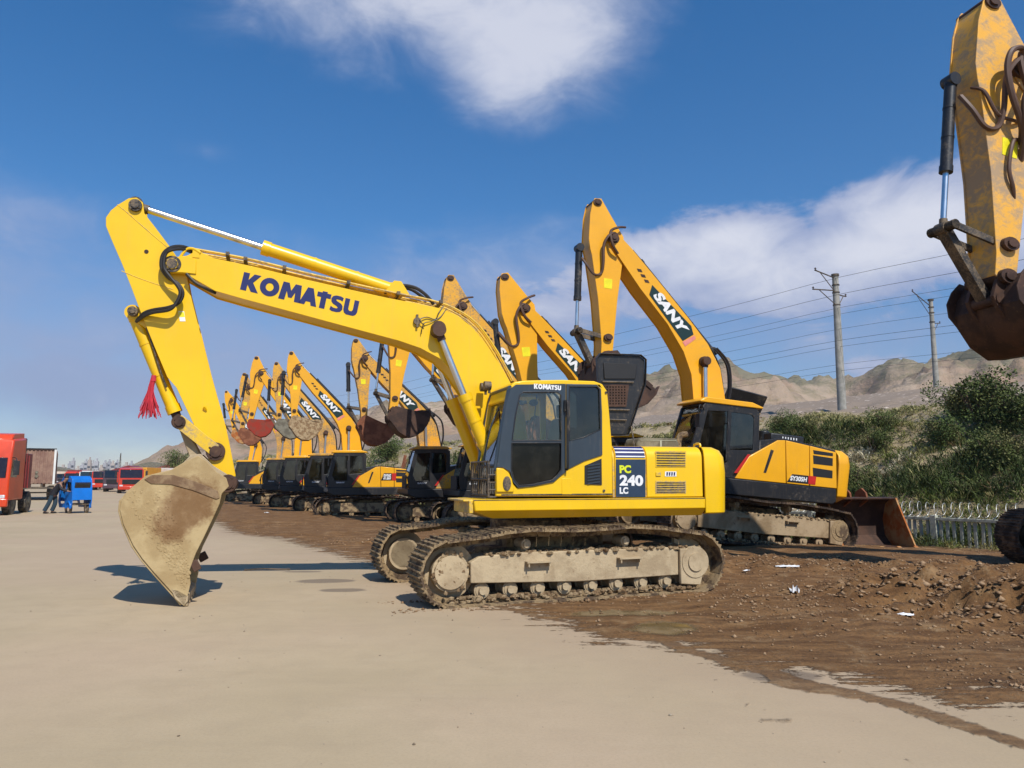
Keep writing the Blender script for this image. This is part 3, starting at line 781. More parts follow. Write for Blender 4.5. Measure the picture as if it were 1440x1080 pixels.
# hydraulic lines on top of the boom
top = [(270, 352), (300, 357), (357, 368), (430, 386), (500, 402), (560, 415), (605, 424), (640, 436), (672, 458), (700, 497), (722, 538)]
q = MB()
for yy, dz in ((.18, .03), (.10, .035), (-.02, .03), (-.12, .035), (-.2, .03)):
    P = [(p[0], yy, p[1] + dz) for p in KF.T(top, .2)]; q.tube(P, .016, 6, 3)
mk('hydraulic_pipe', q, YEL_D, boom)
q = MB()
for (x, y) in ((320, 361), (345, 368), (400, 380), (490, 401), (560, 416), (620, 428)):
    c = KF.L(x, y, .2); q.box((c[0], .0, c[1] + .035), (.05, .5, .05))
mk('pipe_clamp', q, STEEL, boom)
q = MB()
q.tube([KF.P(540, 412, .05), KF.P(560, 402, .08), KF.P(582, 404, .1), KF.P(598, 414, .12), KF.P(610, 428, .12)], .028)
q.tube([KF.P(548, 414, -.05), KF.P(566, 406, -.05), KF.P(580, 408, 0), KF.P(600, 422, 0)], .026)
mk('hydraulic_hose', q, HOSE, boom)
q = MB(); q.tube([KF.P(597, 458, BW + .04), KF.P(590, 450, BW + .05), KF.P(600, 446, BW + .03), KF.P(612, 449, BW + .02), KF.P(617, 440, BW + .02), KF.P(624, 430, BW + .0)], .008, 6)
q.tube([KF.P(592, 470, BW + .03), KF.P(596, 455, BW + .05), KF.P(607, 452, BW + .03), KF.P(619, 446, BW + .02), KF.P(628, 434, BW)], .007, 6); mk('lamp_cable', q, HOSE, boom)
# arm
AWd = .165
ao = [(181, 279), (192, 278), (201, 285), (203, 300), (220, 322), (238, 346), (256, 372), (263, 388), (267, 410), (281, 466), (295, 523), (308, 570), (316, 598), (323, 632), (330, 668), (328, 684), (317, 692), (305, 684), (298, 658), (287, 630), (272, 596), (248, 545), (235, 530), (217, 487), (200, 445), (185, 405), (172, 372), (158, 340), (149, 318), (149, 306), (156, 296), (166, 288)]
apts = KF.T(ao, AWd)
q = MB(); q.prism(inset(apts, .015), -AWd, AWd); arm = mk('arm', q, YEL, kom, .008)
q = MB(); q.prism(apts, AWd - .01, AWd + .006); q.prism(apts, -AWd - .006, -AWd + .01); mk('side_plate', q, YEL, arm, .004)
def apin(x, y, r, hw=AWd + .05, mat=STEEL, nm='pin', par=arm):
    c = KF.L(x, y, hw); return pin(par, c[0], c[1], -hw, hw, r, mat, name=nm)
apin(190, 288, .085); 
q = MB(); 
for s in (1, -1): q.prism(KF.T([(182, 445), (180, 436), (184, 430), (190, 430), (205, 448), (206, 462)], AWd), s * .10 - .02, s * .10 + .02)
mk('cylinder_bracket', q, YEL, arm, .005)
apin(186, 437, .065); apin(303, 635, .125, mat=BROWN, nm='link_pin'); apin(320, 680, .125, mat=BROWN, nm='bucket_pin')
q = MB(); c = KF.L(206, 354, AWd); q.cyl((c[0], AWd, c[1]), (c[0], AWd + .012, c[1]), .028, n=14); mk('hole', q, BROWN, arm)
q = MB(); c = KF.T([(171, 381), (190, 389), (215, 398), (243, 407)], AWd); q.tube([(p[0], AWd + .006, p[1]) for p in c], .006, 6)
c = KF.T([(165, 288), (180, 300), (205, 322), (238, 350)], AWd); q.tube([(p[0], AWd + .006, p[1]) for p in c], .006, 6); mk('weld_seam', q, YEL_D, arm)
q = MB(); q.prism(KF.T([(251, 438), (259, 438), (261, 452), (253, 452)], AWd), AWd + .006, AWd + .009); sk = mk('sticker', q, WHITE, arm); 
q = MB(); q.prism(KF.T([(251.5, 439), (258.5, 439), (260, 446), (252.5, 446)], AWd), AWd + .009, AWd + .011); mk('sticker_marks', q, HAZARD, sk)
q = MB(); q.tube([KF.P(286, 575, AWd + .02), KF.P(288, 572, AWd + .05), KF.P(290, 577, AWd + .02)], .012, 6); mk('lifting_eye', q, YEL, arm)
# hoses looping round the arm pin and down to the bucket cylinder
q = MB()
for k, o_ in enumerate((0, 1)):
    s = .31 + k * .03; d = k * 3.5
    q.tube([KF.P(275, 354 + d, .2), KF.P(258, 347 + d, .28), KF.P(241, 348 + d, s), KF.P(229 + d, 358, s), KF.P(227 + d, 376, s), KF.P(236 + d, 390, s), KF.P(250, 399 + d, s), KF.P(257 - d, 412, s), KF.P(252 - d, 425, s), KF.P(238, 432 + d, s), KF.P(215, 436 + d, s - .05), KF.P(202, 441 + d, s - .1), KF.P(192, 452, .1)], .024)
q.tube([KF.P(262, 385, .29), KF.P(275, 398, .3), KF.P(290, 406, .29), KF.P(303, 412, .2)], .022)
mk('arm_hose', q, HOSE, arm)
q = MB(); q.tube([KF.P(252, 364, .27), KF.P(262, 351, .27), KF.P(272, 350, .27), KF.P(282, 356, .27)], .02); q.box(KF.P(276, 357, .25), (.09, .06, .12)); mk('hose_block', q, YEL, arm)
q = MB(); q.tube([KF.P(203, 452, .1), KF.P(212, 478, .12), KF.P(225, 520, .12), KF.P(234, 545, .12)], .014, 6); mk('cylinder_pipe', q, STEEL, arm)
# cylinders
cyl_pair(kom, KF.L(556, 409, 0), KF.L(192, 290, 0), 0, .098, .048, .53, YEL, CHROME, 'arm_cylinder', boss_m=STEEL)
q = MB(); e = KF.T([(540, 412), (552, 398), (562, 399), (575, 420)], .0)
for s in (1, -1): q.prism(e, s * .14 - .02, s * .14 + .02)
mk('cylinder_bracket', q, YEL, boom, .006)
for s in (1, -1):
    y = s * (BW + .09) ; cyl_pair(kom, KF.L(693 if s > 0 else 690, 655, .35), KF.L(616, 465, .35), y, .098, .048, .52, YEL, CHROME, 'boom_cylinder', boss_m=BROWN)
cyl_pair(kom, KF.L(188, 441, 0), KF.L(252, 594, 0), 0, .088, .045, .90, YEL, STEEL, 'bucket_cylinder', boss_m=BROWN)
# links
q = MB()
for s in (1, -1): q.prism(KF.T([(246, 588), (256, 584), (308, 626), (306, 640), (298, 641), (250, 603)], .2), s * .20 - .02, s * .20 + .02)
lk = mk('tipping_link', q, YEL_D, kom, .006); c = KF.L(252, 594, .2); pin(lk, c[0], c[1], -.24, .24, .085, BROWN)
q = MB(); q.prism(KF.T([(252, 604), (262, 600), (283, 640), (280, 656), (271, 655)], .1), -.11, .11); mk('connecting_link', q, MUDTAN, kom, .02)

# bucket
bk_side = [(278, 641), (290, 648), (305, 664), (318, 672), (322, 684), (312, 694), (309, 708), (300, 728), (286, 757), (275, 779), (266, 803), (268, 820), (263, 842), (259, 853), (246, 838), (217, 806), (200, 786), (187, 767), (173, 737), (168, 716), (171, 703), (181, 692), (194, 681), (206, 671), (240, 661), (262, 648)]
BWD = .60
lump_pts = []
bmud = mat_mud('bucket_dust', (.36, .255, .125), (.46, .345, .18), 2.2, .35, .012, .9, c3=(.33, .23, .11))
# worn brown patch where the dust has rubbed off
t_ = NT(bmud.node_tree); bs_ = t_.n['Principled BSDF']
src = bs_.inputs['Base Color'].links[0].from_socket
oc = t_.new('ShaderNodeTexCoord').outputs['Object']; sp_ = t_.new('ShaderNodeSeparateXYZ'); t_.l.new(oc, sp_.inputs[0])
c0 = KF.L(258, 716, BWD)
dx = t_.math('MULTIPLY', t_.math('SUBTRACT', t_.math('ADD', sp_.outputs[0], t_.math('MULTIPLY', sp_.outputs[2], .35)), c0[0] + .35 * c0[1]), 1 / .36)
dz = t_.math('MULTIPLY', t_.math('SUBTRACT', sp_.outputs[2], c0[1]), 1 / .42)
dd = t_.math('SQRT', t_.math('ADD', t_.math('MULTIPLY', dx, dx), t_.math('MULTIPLY', dz, dz)))
nn_ = t_.noise(oc, 4, 8, .7); dd = t_.math('ADD', dd, t_.math('MULTIPLY', t_.math('SUBTRACT', nn_, .5), 1.5))
patch = t_.mix(t_.step(nn_, .4, .65), (.17, .085, .035), (.25, .15, .075))
t_.l.new(t_.mix(t_.step(dd, .70, 1.2, .88, 0), src, patch), bs_.inputs['Base Color'])
wrap = [(312, 692), (300, 680), (286, 672), (262, 668), (240, 664), (206, 672), (181, 693), (170, 706), (169, 718), (174, 737), (187, 767), (200, 786), (217, 806), (246, 838), (256, 850)]
q = MB()
sp2 = KF.T(bk_side, BWD)
q.prism(sp2, BWD - .03, BWD); q.prism(sp2, -BWD, -BWD + .03)
q.shell(KF.T(wrap, BWD), -BWD + .02, BWD - .02, .03)
bucket = mk('bucket', q, bmud, kom, .008)
q = MB(); q.prism(KF.T([(203, 674), (214, 668), (244, 668), (272, 676), (306, 690), (309, 700), (304, 702), (270, 689), (240, 681), (212, 680)], BWD), BWD, BWD + .012); mk('wear_strip', q, mat_mud('worn_brown_steel', (.17, .10, .055), (.27, .18, .10), 6, .4, .01, .7), bucket, .004)
q = MB()
for s in (1, -1): q.prism(KF.T([(268, 640), (282, 638), (300, 655), (324, 670), (328, 684), (318, 696), (300, 690), (272, 676), (240, 668)], .28), s * .24 - .025, s * .24 + .025)
ear = mk('bucket_ear', q, MUDTAN, bucket, .006)
c = KF.L(277, 652, .3); pin(bucket, c[0], c[1], -.30, .33, .095, MUDTAN, name='bucket_pin')
c = KF.L(320, 680, .3); pin(bucket, c[0], c[1], -.30, .33, .12, BROWN, name='bucket_pin')
q = MB(); lipA, lipB = KF.L(246, 834, BWD), KF.L(258, 848, BWD)
e = KF.T([(240, 828), (250, 830), (264, 838), (264, 846), (258, 852), (246, 842)], BWD); q.prism(e, -BWD, BWD); mk('cutting_edge', q, MUDTAN, bucket, .006)
for i in range(5):
    yy = -BWD + .07 + i * (2 * BWD - .14) / 4
    c0_ = KF.L(256, 842, BWD); tipp = (KF.L(262, 856, BWD)[0], .0)
    q = MB(); q.prism([(c0_[0] + .08, c0_[1] + .04), (c0_[0] - .07, c0_[1] + .03), (c0_[0] - .06, .06), (tipp[0] - .02, .002), (tipp[0] + .01, .002), (c0_[0] + .05, .09)], yy - .05, yy + .05); mk('tooth', q, MUDTAN, bucket, .012)
c = KF.L(272, 796, BWD); q = MB(); q.box((c[0] - .02, -BWD - .02, c[1]), (.12, .07, .12), Matrix.Rotation(.5, 3, 'Y')); mk('side_cutter', q, BROWN, bucket, .01)
q = MB(); q.box((c[0] - .02, BWD - .04, c[1]), (.1, .06, .14), Matrix.Rotation(.5, 3, 'Y')); mk('side_cutter', q, BROWN, bucket, .01)

q = MB(); r5 = random.Random(8)
for i in range(520):
    u = r5.random() ** .7; px_ = 200 + 70 * u + r5.uniform(-28, 34) * (1.15 - u); py_ = 690 + 150 * u
    if px_ < 172 + max(0, py_ - 715) * .56 or px_ > 306 - max(0, py_ - 700) * .36: continue
    c = KF.L(px_, py_, BWD); q.ball((c[0], BWD, c[1]), r5.uniform(.004, .018), 6, (1.3, .35, 1.3), .3)
mk('caked_mud', q, bmud, bucket)['kind'] = 'stuff'
# red tassel tied on the bucket cylinder
tp = KF.P(216, 531, .10)
q = MB(); rr_ = random.Random(4)
for i in range(80):
    a = rr_.uniform(0, 2 * PI); s0 = rr_.uniform(0, .03); s1 = rr_.uniform(.03, .15); Ln = rr_.uniform(.40, .56)
    q.tube([(s0 * math.cos(a), s0 * math.sin(a), 0), (s0 * 1.4 * math.cos(a) + .03, s0 * 1.6 * math.sin(a), -Ln * .4), (s1 * math.cos(a) + rr_.uniform(.0, .03), s1 * .8 * math.sin(a), -Ln)], .005, 4, 3)
q.cyl((0, 0, -.05), (0, 0, .03), .035, .03, 10)
tw = KF.M @ Vector(tp)
ts = mk('tassel', q, TASSEL, None, loc=tw, rot=(0, 0, KF.rot[2]))
tag(ts, 'red string tassel hanging from the bucket cylinder of the foreground excavator', 'tassel')

# ---------------- generic amber excavators ----------------
def rot2(p, a): return (p[0] * math.cos(a) - p[1] * math.sin(a), p[0] * math.sin(a) + p[1] * math.cos(a))
def scl(p, s): return [(a * s, b * s) for a, b in p]
BOOM_O = [(-.22, .12), (.15, .42), (1.0, 1.02), (1.9, 1.30), (2.6, 1.26), (3.4, 1.05), (4.6, .68), (5.6, .36), (6.05, .18), (6.18, 0), (6.05, -.14), (5.8, -.12), (4.6, .12), (3.5, .42), (2.7, .52), (2.1, .46), (1.2, .10), (.3, -.24), (-.12, -.2)]
ARM_O = [(-1.0, .28), (-.98, .42), (-.86, .46), (-.55, .50), (.1, .50), (.35, .46), (.5, .42), (1.6, .24), (2.7, .12), (3.0, .12), (3.1, 0), (3.02, -.12), (1.6, -.17), (.3, -.26), (-.1, -.24), (-.4, -.06)]
BKT_O = [(.06, .10), (.28, .14), (.46, .06), (.56, -.12), (.78, -.42), (.86, -.78), (.74, -1.08), (.46, -1.30), (.1, -1.40), (-.30, -1.34), (-.36, -1.26), (-.20, -.8), (-.14, -.3), (-.12, 0)]
BKT_W = [(-.08, -.1), (.16, -.02), (.42, -.02), (.56, -.12), (.78, -.42), (.86, -.78), (.74, -1.08), (.46, -1.30), (.1, -1.40), (-.30, -1.34)]

def cached(key, fn):
    if key not in MC: MC[key] = fn()
    return MC[key]

def decal(parent, y, big):
    """dark parallelogram with white word, amber notch and red underline, in boom coordinates"""
    def qd(pts, y0, y1):
        m = MB(); m.prism(pts, y0, y1); return m
    o = mk('name_plate', cached(('plate', y), lambda: qd([(4.55, .47), (4.36, .28), (2.95, .62), (2.98, .98), (3.2, 1.02)], y, y + .006).mesh('name_plate')), DGREEN, parent)
    mk('name_underline', cached(('ul', y), lambda: qd([(2.93, .60), (2.80, .62), (2.86, 1.0), (2.95, .99)], y, y + .006).mesh('name_underline')), PINK, o)
    for i in range(3):
        mk('flag_mark', cached(('chk', y, i), lambda: qd([(4.62 + i * .16, .42 - i * .03), (4.70 + i * .16, .42 - i * .03), (4.76 + i * .16, .32 - i * .03), (4.68 + i * .16, .32 - i * .03)], y, y + .006).mesh('flag_mark')), BROWN, o)
    def word():
        t = lettering('SANY', (4.30, .35), (3.06, .67), .27, y + .007, WHITE, None, .055, .25, thick=.003); me = t.data; bpy.data.objects.remove(t); return me
    mk('lettering', cached(('word', y), word), WHITE, o)

def amber_excavator(fr, label, sc, P, Bp, bang, paint=ORG, arm_paint=None, bmat=RUST, group='parked excavators', body='cab', badge=None, under_rot=0, hood=False, fine=False, wordy=True, yb=.22, trk=None, foot=(.68, 1.92), front_glass=True, armk=1.28, boomk=1.0, grimy=False):
    arm_paint = arm_paint or paint
    root = thing('excavator', label, 'excavator', fr.loc, fr.rot, group)
    s = sc
    root_pts = root
    TR = trk or (DARKTRK, MUDDARK, MUDDARK)
    sub = root
    a, r = 2.0 * s, .46 * s
    build_tracks(root, 1.32 * s, .62 * s, a, r, [(1.3 * s, .97 * s), (.9 * s, 1.01 * s), (0, .97 * s), (-.9 * s, .99 * s), (-1.6 * s, .95 * s)], TR, fine, ('g', round(s, 3)), rot=R(under_rot), steps=fine)
    def cbm():
        cf = MB(); cf.box((0, 0, .66 * s), (1.5 * s, 2.0 * s, .34 * s)); cf.cyl((0, 0, .8 * s), (0, 0, 1.12 * s), .62 * s, n=28); return cf.mesh('car_body')
    mk('car_body', cached(('cb', s), cbm), MUDDARK, root, rot=(0, 0, R(under_rot)))
    # upper body
    hw = 1.42 * s
    def seg(name, key, pts, y0, y1, mat, bev=.02, par=root):
        def f(): m = MB(); m.prism(scl(pts, s), y0 * s, y1 * s); return m.mesh(name)
        return mk(name, cached((key, s), f), mat, par, bev)
    dk = seg('deck', 'dk', [(1.9, 1.42), (-2.0, 1.42), (-2.0, 1.12), (-1.9, 1.06), (1.6, 1.06), (1.92, 1.2)], -1.42, 1.42, BLACK)
    hd = seg('engine_house', 'eh', [(.12, 1.43), (.12, 2.35), (-.55, 2.47), (-2.0, 2.33), (-2.05, 1.43)], -1.40, 1.36, BLACK)
    sp = seg('side_panel', 'sp', [(.75, 1.43), (.42, 1.95), (-.35, 2.40), (-.55, 2.42), (-.60, 1.43)], 1.361, 1.41, paint, .015)
    seg('side_stripe', 'ss', [(.79, 1.55), (.70, 1.55), (.38, 2.0), (.45, 2.0)], 1.405, 1.415, RED, 0, sp)
    seg('panel_groove', 'pg', [(.02, 1.62), (-.05, 1.62), (-.24, 2.15), (-.16, 2.17)], 1.405, 1.413, BLACK, 0, sp)
    sp2 = seg('side_panel', 'sp2', [(-.62, 1.43), (-.57, 2.42), (-1.22, 2.36), (-1.24, 1.43)], 1.361, 1.41, paint, .015)
    sp3 = seg('side_panel', 'sp3', [(-1.26, 1.43), (-1.24, 2.36), (-1.98, 2.28), (-2.02, 1.43)], 1.361, 1.41, paint, .015)
    for k, z0 in enumerate((1.66, 1.95, 2.18)):
        seg('grille', ('gr', k), [(-1.34, z0), (-1.32, z0 + (.20 if k < 2 else .09)), (-1.88, z0 + (.18 if k < 2 else .07)), (-1.88, z0)], 1.40, 1.416, GRILLE, 0, sp3)
    def cwm():
        m = MB(); n = 16; rows = [(1.12, -.2), (1.25, -.02), (2.0, .03), (2.22, 0), (2.34, -.12)]; vs = []; fs = []
        for z, ins in rows:
            for i in range(n + 1):
                t = PI * i / n; cy_ = math.cos(t); y = (1.42 + ins) * math.copysign(abs(cy_) ** .3, cy_)
                x = -2.04 - (.48 + ins) * (max(0, math.sin(t)) ** .55) - .0; vs.append((x * s, y * s, z * s))
        m_ = n + 1
        for j in range(len(rows) - 1): fs += [(j * m_ + i, j * m_ + i + 1, (j + 1) * m_ + i + 1, (j + 1) * m_ + i) for i in range(n)]
        fs += [tuple(range(m_)), tuple(range((len(rows) - 1) * m_, len(rows) * m_))[::-1], tuple(j * m_ for j in range(len(rows))), tuple(j * m_ + n for j in range(len(rows)))[::-1]]
        m.add(vs, fs); return m.mesh('counterweight', 45)
    mk('counterweight', cached(('cw', s), cwm), paint, root, .02)
    # cab
    side = [(1.86, 1.43), (1.90, 1.9), (1.62, 3.0), (1.50, 3.12), (.30, 3.12), (.14, 3.0), (.12, 1.9), (.42, 1.8), (.62, 1.43)]
    h1 = [(1.58, 1.75), (1.70, 1.98), (1.50, 2.88), (.98, 2.92), (.98, 1.75)]
    h2 = [(.88, 2.05), (.88, 2.92), (.36, 2.92), (.28, 2.85), (.28, 2.1)]
    def cabm():
        m = MB()
        for y0, y1 in ((1.30, 1.36), (.36, .42)): m.holed(scl(side, s), [scl(h1, s), scl(h2, s)], y0 * s, y1 * s)
        m.box((.98 * s, .86 * s, 1.5 * s), (1.7 * s, .9 * s, .12 * s))
        m.shell(scl([(.62, 1.43), (.14, 1.9), (.14, 3.0), (.30, 3.08), (1.50, 3.08), (1.60, 3.0)], s), .42 * s, 1.30 * s, .03 * s)
        return m.mesh('cab')
    cab = mk('cab', cached(('cab', s), cabm), BLACK, root, .01)
    seg('roof', 'rf', [(1.72, 3.10), (1.55, 3.19), (.35, 3.20), (.06, 3.12), (.06, 3.08), (1.72, 3.06)], .33, 1.39, paint, .02, cab)
    seg('side_window', 'w1', h1, 1.335, 1.345, GLASS_D, 0, cab); seg('side_window', 'w2', h2, 1.335, 1.345, GLASS_D, 0, cab)
    seg('side_window', 'w3', h1, .385, .395, GLASS_D, 0, cab)
    def wsm():
        m = MB(); m.shell(scl([(1.84, 1.6), (1.88, 1.95), (1.58, 3.0)], s), .42 * s, 1.30 * s, .01); return m.mesh('windscreen')
    mk('windscreen', cached(('ws', s), wsm), GLASS, cab)
    def seatm():
        m = MB(); m.box((.85 * s, .86 * s, 1.85 * s), (.5 * s, .5 * s, .15 * s)); m.prism(scl([(.65, 1.9), (.52, 2.6), (.6, 2.62), (.76, 1.92)], s), .64 * s, 1.08 * s); return m.mesh('seat')
    mk('seat', cached(('seat', s), seatm), INNER, cab, .02)
    seg('front_guard', 'fg', [(1.95, 1.43), (2.0, 1.43), (2.0, 1.95), (1.95, 1.95)], .4, 1.36, GRILLE, .01, cab)
    def wcap():
        m = MB(); t = lettering('SANY', (1.50, 1.62), (1.10, 1.62), .07, 1.366, WHITE, None, .03); me = t.data; bpy.data.objects.remove(t)
        for v in me.vertices: v.co *= s
        return me
    mk('cab_marking', cached(('wc', s), wcap), WHITE, cab)
    def hr():
        m = MB(); m.tube([(1.0 * s, 1.36 * s, 1.8 * s), (1.0 * s, 1.44 * s, 1.85 * s), (1.0 * s, 1.44 * s, 2.6 * s), (1.0 * s, 1.36 * s, 2.65 * s)], .018); return m.mesh('grab_rail')
    mk('grab_rail', cached(('hr', s), hr), BLACK, cab)
    def mir():
        m = MB(); m.tube([(1.6 * s, 1.36 * s, 2.9 * s), (1.85 * s, 1.6 * s, 2.95 * s), (1.9 * s, 1.62 * s, 2.75 * s)], .014, 6); m.box((1.9 * s, 1.62 * s, 2.6 * s), (.04, .2, .32)); return m.mesh('mirror')
    mk('mirror', cached(('mir', s), mir), BLACK, cab, .01)
    if hood:
        m = MB(); m.box((-.40 * s, -.2 * s, 3.26 * s), (1.15 * s, 1.0 * s, .06), Matrix.Rotation(R(-6), 3, 'Y') @ Matrix.Rotation(R(62), 3, 'X'))
        oh = mk('raised_hood', m, BLACK, root, .02)
        m = MB()
        for k in range(5): m.box((-.40 * s, (-.0 - .06 * k) * s, (3.0 + k * .1) * s), (1.08 * s, .03, .03))
        mk('hood_ribs', m, MUDDARK, oh)
        m = MB(); m.box((-1.15 * s, .35 * s, 2.52 * s), (.95 * s, .7 * s, .26 * s)); m.cyl((-.75 * s, .3 * s, 2.4 * s), (-.75 * s, .3 * s, 2.72 * s), .14 * s); dct = mk('air_duct', m, BLACK, root, .03)
        m = MB()
        for k in range(6): m.box((-1.0 * s - k * .085, .712 * s, 2.56 * s), (.03, .01, .06))
        mk('duct_marking', m, WHITE, dct)
    if badge:
        x0, x1, w0, w1, z0, z1, txt = badge
        def qd(pts, y0, y1, nm):
            m = MB(); m.prism(scl(pts, s), y0 * s, y1 * s); return m.mesh(nm)
        bo_ = mk('model_badge', qd([(x0 + .06, z0), (x0 - .08, z1), (x1, z1), (x1, z0)], 1.411, 1.416, 'model_badge'), BLACK, sp2)
        mk('badge_end', qd([(x1 - .005, z0), (x1 - .005, z1), (x1 - .22, z1), (x1 - .2, z0)], 1.416, 1.42, 'badge_end'), RED, bo_)
        t = lettering(txt, (w0 * s, (z0 + .04) * s), (w1 * s, (z0 + .04) * s), (z1 - z0 - .08) * s, 1.418 * s, WHITE, bo_, .04, .15, thick=.004)
    # attachment ---------------------------------------------------------
    ft = (foot[0] * s, foot[1] * s)
    pin_l = fr.L(P[0], P[1], yb * s); bp = fr.L(Bp[0], Bp[1], yb * s)
    dv = (pin_l[0] - ft[0], pin_l[1] - ft[1]); Lb = math.hypot(*dv); phi = math.atan2(dv[1], dv[0]); kb = Lb / 6.0
    av = (bp[0] - pin_l[0], bp[1] - pin_l[1]); La = math.hypot(*av); psi = math.atan2(av[1], av[0]); ka = La / 3.0
    print(label[:40], 'boom scale %.2f arm scale %.2f phi %.0f psi %.0f' % (kb, ka, math.degrees(phi), math.degrees(psi)))
    kw = s   # widths
    def bm_():
        m = MB(); m.prism(inset(BOOM_O, .02), -.27, .27); return m.mesh('boom')
    boom = mk('boom', cached('bm', bm_), paint, root, .01, loc=(ft[0], 0, ft[1]), rot=(0, -phi, 0)); boom.scale = (kb, kw, kb)
    def bs_():
        m = MB(); m.prism(BOOM_O, .258, .276); m.prism(BOOM_O, -.276, -.258); return m.mesh('side_plate')
    mk('side_plate', cached('bs', bs_), paint, boom, .004)
    def bpins():
        m = MB()
        for x, z, r in ((0, 0, .13), (2.25, .92, .13), (6.02, 0, .12)): m.cyl((x, -.36, z), (x, .36, z), r, n=18); m.cyl((x, -.38, z), (x, .38, z), r * .6, n=12)
        return m.mesh('boom_pins')
    for x, z, r in ((0, 0, .13), (2.25, .92, .13), (6.02, 0, .12)):
        def f(x=x, z=z, r=r):
            m = MB(); m.cyl((x, -.36, z), (x, .36, z), r, n=18); m.cyl((x, -.38, z), (x, .38, z), r * .6, n=12); return m.mesh('boom_pin')
        mk('boom_pin', cached(('bp', x), f), BROWN, boom)
    def pip():
        m = MB()
        for yy in (.16, .05, -.08, -.18): m.tube([(.9, yy, 1.02), (1.9, yy, 1.37), (2.6, yy, 1.33), (3.4, yy, 1.12), (4.6, yy, .75), (5.55, yy, .44)], .02, 6, 3)
        return m.mesh('hydraulic_pipe')
    mk('hydraulic_pipe', cached('pip', pip), BLACK, boom)
    def hos():
        m = MB()
        for k in range(2):
            m.tube([(2.4, .1 + .1 * k, 1.5), (1.9, .12 + .1 * k, 1.62), (1.3, .15 + .1 * k, 1.35), (.9, .15 + .1 * k, .98)], .03, 6)
        m.tube([(5.3, .24, .5), (5.75, .3, .42), (6.05, .34, .2), (5.95, .34, -.2), (5.7, .33, -.75), (5.6, .3, -1.0)], .028, 6) if False else None
        return m.mesh('hydraulic_hose')
    mk('hydraulic_hose', cached('hos', hos), HOSE, boom)
    if wordy: decal(boom, .278, True)
    # stick
    def am_():
        m = MB(); m.prism(inset(ARM_O, .015), -.17, .17); return m.mesh('arm')
    arm = mk('arm', cached('am', am_), arm_paint, root, .01, loc=(pin_l[0], 0, pin_l[1]), rot=(0, -psi, 0)); arm.scale = (ka, kw * armk, ka * armk)
    def as_():
        m = MB(); m.prism(ARM_O, .16, .178); m.prism(ARM_O, -.178, -.16); return m.mesh('side_plate')
    mk('side_plate', cached('as', as_), arm_paint, arm, .004)
    for i, (x, z, r) in enumerate(((-.88, .36, .09), (0, 0, .13), (2.55, .0, .09), (3.0, 0, .10))):
        def f(x=x, z=z, r=r):
            m = MB(); h = .2 if x < 0 else .23; m.cyl((x, -h, z), (x, h, z), r, n=16); m.cyl((x, -h - .02, z), (x, h + .02, z), r * .6, n=10); return m.mesh('arm_pin')
        mk('arm_pin', cached(('ap', i), f), BROWN, arm)
    def ah():
        m = MB(); m.tube([(-.12, .27, .02), (.0, .3, .14), (.25, .27, .22), (.7, .24, .2), (.95, .2, .22), (1.0, .2, .36), (.8, .18, .5), (.6, .12, .6)], .03, 6)
        m.tube([(-.35, .2, -.25), (-.25, .32, -.05), (-.12, .3, .1), (.2, .3, .05), (.4, .25, -.1)], .03, 6); return m.mesh('arm_hose')
    mk('arm_hose', cached('ah', ah), mat_hose_brown, arm)
    def stk():
        m = MB(); m.prism([(1.05, -.04), (1.05, .14), (1.3, .13), (1.3, -.04)], .178, .182); return m.mesh('warning_label')
    mk('warning_label', cached('wl', stk), HAZARD, arm)
    if grimy:
        for k, P_ in enumerate(([(.0, .27, .05), (-.15, .34, .12), (-.05, .36, .26), (.2, .34, .28), (.55, .33, .2), (.9, .28, .02), (1.1, .15, -.1)],
                                [(.05, .27, -.05), (.2, .36, .0), (.6, .36, .08), (1.0, .28, -.02), (1.3, .16, -.10)],
                                [(.40, .1, .46), (.5, .2, .40), (.78, .22, .25), (.80, .22, .05), (.72, .15, -.13)],
                                [(1.0, .15, -.1), (1.1, .22, .05), (1.5, .22, .08), (1.75, .2, .0), (1.9, .15, -.06)])):
            m = MB(); m.tube(P_, .032 if k < 2 else .02, 8); mk('grimy_hose', m, mat_hose_brown, arm)
    # stick cylinder (on the boom) from boom (3.1,1.3) to stick tail, in root space
    def bl(x, z): q = rot2((x * kb, z * kb), phi); return (ft[0] + q[0], ft[1] + q[1])
    def al(x, z): q = rot2((x * ka, z * ka * armk), psi); return (pin_l[0] + q[0], pin_l[1] + q[1])
    cyl_pair(root, bl(2.35, 1.45), al(-.88, .36), 0, .095 * s, .05 * s, .62, BLACK, CHROME, 'arm_cylinder')
    for sy in (1, -1): cyl_pair(root, (.85 * s, 1.55 * s), bl(2.25, .92), sy * .36 * s, .10 * s, .055 * s, .5, paint if not fine else BLACK, CHROME, 'boom_cylinder', boss_m=BROWN)
    knee = al(2.45, .58)
    cyl_pair(root, al(.3, .62), knee, 0, .085 * s, .042 * s, .62, BLACK, CHROME, 'bucket_cylinder', boss_m=STEEL)
    bkp = al(3.0, 0)
    # bucket
    bl_ = rot2((.34, .02), bang); lp = (bkp[0] + bl_[0] * s, bkp[1] + bl_[1] * s)
    o1 = al(2.55, .0)
